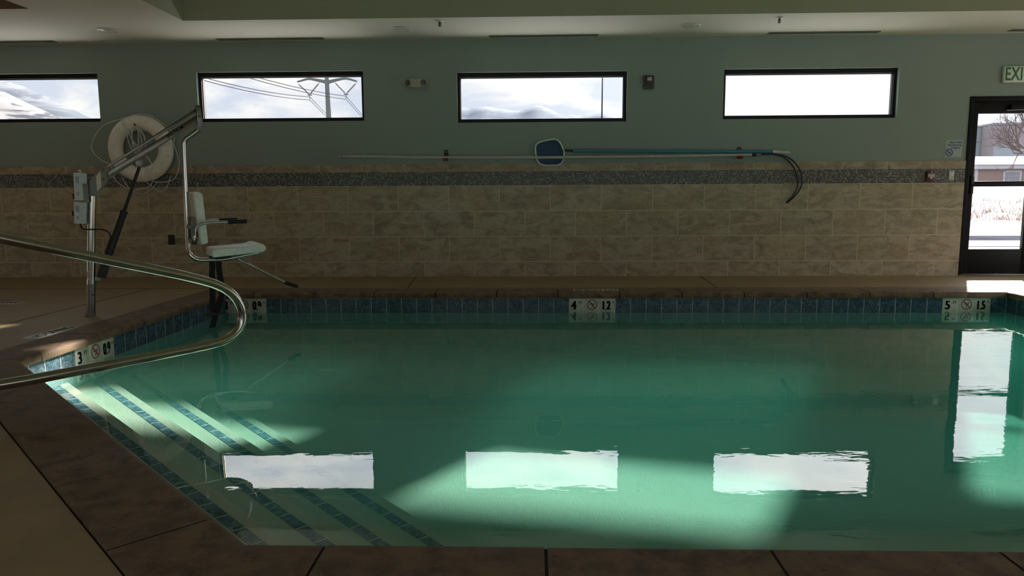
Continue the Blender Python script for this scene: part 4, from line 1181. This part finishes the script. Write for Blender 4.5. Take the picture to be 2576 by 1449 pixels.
# house
HY = 75.0
def HX(px100): return px100 * HY / 100
def HZ(z100): return EYE + (z100 - EYE) * HY / 100
t = thing('brick_house', 'low red brick house with snow-covered roof beyond the door', 'house', (49, HY + 4, 1.4))
xl = HX(59.05); zr, ze, zw_ = HZ(5.76), HZ(4.65), HZ(4.08)
mb = MB(); mb.box((xl, HY, 1.0), (xl + 16, HY + 9, zw_)); mb.build('brick_wall', 'brick', t, 0)
mb = MB(); mb.box((xl - 0.25, HY - 0.45, zw_), (xl + 16.3, HY + 9.4, ze)); mb.build('fascia', 'house_white', t, 0)
mb = MB(); mb.box((xl - 0.05, HY - 0.02, 1.0), (xl + 0.16, HY + 0.1, zw_)); mb.build('corner_board', 'house_white', t, 0)
mb = MB()
x0_, x1_ = xl - 0.3, xl + 16.3; ya, yb_ = HY - 0.6, HY + 9.6
e = [V((x0_, ya, ze)), V((x1_, ya, ze)), V((x1_, yb_, ze)), V((x0_, yb_, ze))]; rg = [V((x0_ + 1.3, HY + 4.5, zr + 0.2)), V((x1_ - 1.3, HY + 4.5, zr + 0.2))]
mb.quad(e[0], e[1], rg[1], rg[0]); mb.quad(e[2], e[3], rg[0], rg[1]); mb.bm.faces.new([mb.bm.verts.new(p) for p in (e[3], e[0], rg[0])]); mb.bm.faces.new([mb.bm.verts.new(p) for p in (e[1], e[2], rg[1])]); mb.quad(*e[::-1])
mb.build('snowy_roof', 'snow_roof', t, 0)
wx0, wx1, wz0, wz1 = HX(62.55), HX(64.95), HZ(1.9), HZ(3.90)
mb = MB(); mb.box((wx0, HY - 0.06, wz0), (wx1, HY + 0.02, wz1)); wf = mb.build('house_window', 'house_white', t, 0)
mb = MB(); cw = (wx1 - wx0 - 0.34) / 4; ch = (wz1 - wz0 - 0.30) / 3
for i in range(4):
    for j in range(3):
        mb.box((wx0 + 0.17 + i * cw + 0.02, HY - 0.075, wz0 + 0.15 + j * ch + 0.02), (wx0 + 0.17 + (i + 1) * cw - 0.02, HY - 0.055, wz0 + 0.15 + (j + 1) * ch - 0.02))
mb.build('pane', 'house_glass', wf, 0)
# big buildings behind
def farx(px100, Y): return px100 * Y / 100
def farz(z100, Y): return EYE + (z100 - EYE) * Y / 100
Y1 = 130.0
t = thing('pale_warehouse', 'long pale grey flat-roofed building behind the brick house', 'building', (70, Y1, 1))
mb = MB(); mb.box((farx(56, Y1), Y1, 0), (farx(61.0, Y1), Y1 + 20, farz(9.75, Y1))); mb.build('wall', 'warehouse', t, 0)
mb = MB(); mb.box((farx(55.9, Y1), Y1 - 0.3, farz(9.65, Y1)), (farx(61.05, Y1), Y1 + 20.3, farz(9.85, Y1))); mb.build('roof_edge', 'snow_roof', t, 0)
mb = MB(); mb.box((farx(56, Y1), Y1 - 0.15, farz(7.65, Y1)), (farx(61.0, Y1), Y1, farz(7.75, Y1))); mb.build('string_course', 'warehouse_red', t, 0)
Y2 = 126.0
t = thing('tan_warehouse', 'reddish grey block-like building behind the bare tree', 'building', (85, Y2, 1))
mb = MB(); mb.box((farx(61.05, Y2), Y2, 0), (farx(75, Y2), Y2 + 3.4, farz(9.9, Y2))); mb.build('wall', 'warehouse_red', t, 0)
mb = MB(); mb.box((farx(61.0, Y2), Y2 - 0.3, farz(9.85, Y2)), (farx(75, Y2), Y2 + 3.5, farz(10.1, Y2))); mb.build('roof_edge', 'warehouse_dark', t, 0)
mb = MB(); mb.box((farx(61.05, Y2), Y2 - 0.1, 0), (farx(75, Y2), Y2, farz(7.0, Y2))); mb.build('lower_wall', 'warehouse', t, 0)
# bare tree
TY = 52.0
mb = MB(); rr = random.Random(12)
def branch(p, d, L, r, depth):
    pts = [p]; dd = d.copy(); q = p.copy(); n = 4
    for i in range(n):
        dd = (dd + V((rr.uniform(-.16, .16), rr.uniform(-.16, .16), rr.uniform(-.05, .13)))).normalized()
        q = q + dd * L / n; pts.append(q.copy())
    mb.tube(pts, [0.68 * r * (1 - 0.42 * i / n) for i in range(n + 1)], 6 if depth < 2 else 4, caps=False)
    if depth >= 5: return
    for i in range(rr.choice((2, 3)) + (1 if depth < 3 else 0)):
        k = rr.randint(2, n); a = pts[k]
        ax = V((rr.uniform(-1, 1), rr.uniform(-0.6, 0.6), rr.uniform(-0.5, 0.8))).normalized()
        nd = (dd + ax * rr.uniform(0.5, 0.95)).normalized()
        branch(a, nd, L * rr.uniform(0.60, 0.80), r * 0.55, depth + 1)
tx = farx(66.3, TY); tz = ground_z(tx, TY)
base = V((tx, TY, tz - 0.1)); fork = V((tx, TY, farz(6.2, TY)))
mb.tube([base, base + V((0.03, 0, 0.6)), fork], [0.30, 0.24, 0.20], 8)
for d, L in (((-1, 0, 0.75), 1.75), ((-0.8, -0.2, 1.3), 1.8), ((-1, 0.2, 0.15), 1.6), ((-0.3, 0.2, 1.5), 1.8), ((0.6, 0, 1.2), 1.9), ((1, 0.1, 0.5), 1.8), ((-0.9, -0.1, 0.45), 1.7), ((-1, 0, -0.12), 1.5)):
    branch(fork + V((0, 0, rr.uniform(-0.3, 0.1))), V(d).normalized(), L, 0.11, 1)
o = mb.build('bare_tree', 'bark', None, 60); tag(o, 'leafless brown tree spreading in front of the brick house', 'tree')

# power pylon
TY = 120.0
t = thing('power_pylon', 'grey steel power pylon with two curved arms seen through a window', 'pylon', (farx(-27.6, TY), TY, 0))
ax_, zt_ = farx(-27.66, TY), farz(21, TY)
mb = MB(); mb.tube([(farx(-27.5, TY), TY, -2), (farx(-27.6, TY), TY, farz(11.3, TY)), (farx(-27.68, TY), TY, farz(16.8, TY)), (farx(-27.72, TY), TY, zt_)], [0.52, 0.42, 0.33, 0.26], 16); mb.build('mast', 'galv', t)
def T3(px, py, Y):
    du, dv = px - 1288, py - 724.5
    a, b = _cr * du + _sr * dv, -_sr * du + _cr * dv
    d = right * (a / F) + fwd + up * (-b / F)
    return V((0, 0, EYE)) + d * (Y / d.y)
for pts in (((748, 206), (765, 201), (774, 198.5), (783, 198.8), (800, 202), (822, 206.5)), ((826, 206.5), (845, 201.5), (862, 198), (872, 197.5), (884, 200.5), (898, 205))):
    rad = [0.13, 0.16, 0.18, 0.20, 0.24, 0.30] if pts[0][0] < 800 else [0.30, 0.24, 0.20, 0.18, 0.16, 0.13]
    mb = MB(); mb.tube([T3(*p, TY) for p in pts], rad, 10); mb.build('cross_arm', 'galv', t)
ends = []
for a, b, c in (((749, 210), (779, 238), (804, 207)), ((841, 206), (870.5, 236.5), (897, 208))):
    for e in (a, c):
        mb = MB(); p, q = T3(*e, TY), T3(*b, TY); d = q - p
        mb.tube([p, p + d * 0.12], 0.035, 6); mb.tube([p + d * 0.12, p + d * 0.9], 0.11, 8); mb.tube([p + d * 0.9, q], 0.035, 6); mb.build('insulator', 'insulator', t)
    q = T3(*b, TY); mb = MB(); ring = [q + V((0.34 * math.cos(k), 0.34 * math.sin(k), -0.05)) for k in (2 * math.pi * j / 16 for j in range(16))]
    mb.tube(ring, 0.06, 6, True); mb.tube([q, q - V((0, 0, 0.75))], 0.05, 6); mb.build('conductor_clamp', 'galv', t)
    ends.append(q)
gi = 0
for q, far_l, far_r in ((ends[0], (430, 172), (905, 336)), (ends[1], (470, 140), (1000, 355))):
    for dz, dpx in ((-0.35, 0), (-0.85, 7)):
        a = T3(far_l[0], far_l[1] + dpx, 70); b = q + V((0, 0, dz)); c = T3(far_r[0], far_r[1] + dpx * 0.6, 330)
        pts = [a + (b - a) * k / 8 - V((0, 0, 0.5 * 4 * (k / 8) * (1 - k / 8))) for k in range(9)] + [b + (c - b) * k / 8 - V((0, 0, 2.0 * 4 * (k / 8) * (1 - k / 8))) for k in range(1, 9)]
        mb = MB(); mb.tube(pts, 0.040, 5); o = mb.build('power_line', 'wire', None, 0)
        tag(o, ('%s cable of the pair on the %s arm of the pylon' % ('upper' if gi % 2 == 0 else 'lower', 'left' if gi < 2 else 'right')), 'cable', 'power lines'); gi += 1
# lamp post
LY = 80.0
t = thing('street_lamp', 'thin tall street lamp standing in front of the distant peaks', 'street lamp', T3(1514, 330, LY))
mb = MB(); mb.tube([T3(1514, 520, LY), T3(1514, 300, LY), T3(1515.5, 195, LY)], [0.09, 0.08, 0.055], 10); mb.build('lamp_post', 'wire', t)
mb = MB(); c = T3(1515.5, 194.5, LY)
for s in (-1, 1): mb.box(c + V((0.05 if s > 0 else -0.32, -0.15, -0.02)), c + V((0.32 if s > 0 else -0.05, 0.15, 0.08)), 0.03)
mb.build('lamp_head', 'house_white', t)

# mountains: a profile drawn out into a ridge with slopes
def ridge(name, prof, Y, depth, mat, rough, ny=14):
    """prof: photo-direction profile (x100, z100) at unit distance 100 m, scaled to distance Y"""
    k = Y / 100; mb = MB(); rows = []
    n = 70; xs = [prof[0][0] + (prof[-1][0] - prof[0][0]) * i / (n - 1) for i in range(n)]
    def h(x):
        for (a, za), (b, zb) in zip(prof, prof[1:]):
            if x <= b: return za + (zb - za) * (x - a) / (b - a)
        return prof[-1][1]
    for j in range(-ny, ny // 2 + 1):
        f = 1 - abs(j) / ny * (1.0 if j < 0 else 1.6); row = []
        for x in xs:
            z = EYE + (h(x) - EYE) * k
            y = Y + depth * j / ny
            zz = -20 + (z + 20) * max(f, 0) ** 1.15
            if j != 0: zz += rough * noise.fractal(V((x * k / (rough * 9), y / (rough * 9), 0)), 1.0, 2.0, 5) * min(1, abs(j) / 3)
            else: zz += rough * 0.10 * noise.fractal(V((x * k / (rough * 1.5), 0, 4)), 1.0, 2.0, 4)
            row.append(mb.bm.verts.new((x * k, y, zz)))
        rows.append(row)
    for r0_, r1_ in zip(rows, rows[1:]):
        for i in range(n - 1): mb.bm.faces.new((r0_[i], r0_[i + 1], r1_[i + 1], r1_[i]))
    return struct(mb.build(name, mat, None, 80))
ridge('mountain', [(-120, 32), (-95, 24.5), (-80, 19.2), (-72.5, 17.0), (-69.3, 16.0), (-66.1, 14.55), (-62.9, 12.9), (-59.8, 11.5), (-56, 9.5), (-50, 7), (-42, 3)], 1900, 900, 'hill_far', 26)
ridge('mountain.001', [(-120, 28), (-90, 20.5), (-80, 18), (-72.5, 15.55), (-68.4, 13.5), (-64.1, 11.45), (-60, 9.2), (-52, 5), (-46, 2)], 1100, 500, 'hill_near', 16)
ridge('mountain.002', [(-30, 6), (-22, 9), (-16, 11), (-12, 12.0), (-9.6, 12.72), (-8.7, 12.48), (-7.5, 12.68), (-6.3, 12.80), (-4.8, 12.58), (-3.2, 12.25), (-1.9, 12.17), (-0.55, 12.62), (0.25, 12.86), (0.95, 12.90), (1.85, 12.5), (3.2, 11.9), (4.5, 11.3), (7, 10.2), (12, 8)], 9000, 3500, 'peak', 90)
ridge('mountain.003', [(-6, 8), (0, 10.4), (3, 11.2), (5.3, 11.58), (6.5, 11.50), (8, 11.76), (9.3, 11.86), (10.6, 11.48), (11.9, 10.95), (14, 10.0), (20, 7), (26, 4)], 12500, 4000, 'peak', 90)

# ================================================================= LIGHT
SUN = V((0.56, 1.0, 0.55)).normalized()
sun = bpy.data.lights.new('sun', 'SUN'); sun.energy = 17; sun.angle = math.radians(1.8); sun.color = (1.0, 0.93, 0.82)
so = bpy.data.objects.new('sun', sun); C.objects.link(so); so.rotation_euler = SUN.to_track_quat('Z', 'Y').to_euler(); so.location = (20, 40, 25)

W = bpy.data.worlds.new('sky'); S.world = W; W.use_nodes = True
t = NT(W.node_tree); t.n.clear()
out = t.add('ShaderNodeOutputWorld'); bg = t.add('ShaderNodeBackground')
tc = t.add('ShaderNodeTexCoord').outputs['Generated']
s = t.sep(tc)
base = t.ramp(s[2], [(0.0, (0.66, 0.71, 0.78)), (0.16, (0.60, 0.665, 0.78)), (0.20, (0.80, 0.85, 0.93)), (0.30, (1.7, 1.8, 2.0)), (0.345, (2.5, 2.65, 2.95)), (0.42, (3.0, 3.1, 3.3)), (0.6, (1.2, 1.35, 1.65)), (1.0, (0.7, 0.85, 1.2))])
cl = t.mapping(tc, scale=(5.0, 5.0, 16.0))
n1 = t.noise(cl, 1.3, 6, 0.55, 0.4)
mask = t.ramp(n1, [(0.44, 0.0), (0.60, 1.0)])
cloud = t.ramp(s[2], [(0.0, (0.86, 0.86, 0.85)), (0.16, (0.92, 0.91, 0.89)), (0.20, (1.12, 1.12, 1.12)), (0.30, (2.3, 2.3, 2.3)), (0.345, (3.4, 3.4, 3.4)), (0.42, (4.2, 4.15, 4.1)), (0.6, (1.7, 1.7, 1.75)), (1.0, (1.2, 1.2, 1.3))])
c = t.mix(mask, base, cloud)
# glare of the sun behind thin cloud
dt = t.add('ShaderNodeVectorMath', operation='DOT_PRODUCT'); t.link(tc, dt.inputs[0]); dt.inputs[1].default_value = SUN
gl = t.math('MULTIPLY', t.math('POWER', t.math('MAXIMUM', dt.outputs['Value'], 0.0), 14.0), 0.9)
c = t.mix(1.0, c, t.comb(gl, gl, t.math('MULTIPLY', gl, 0.95)), 'ADD')
t.link(c, bg.inputs['Color']); bg.inputs['Strength'].default_value = 1.0
t.link(bg.outputs[0], out.inputs['Surface'])
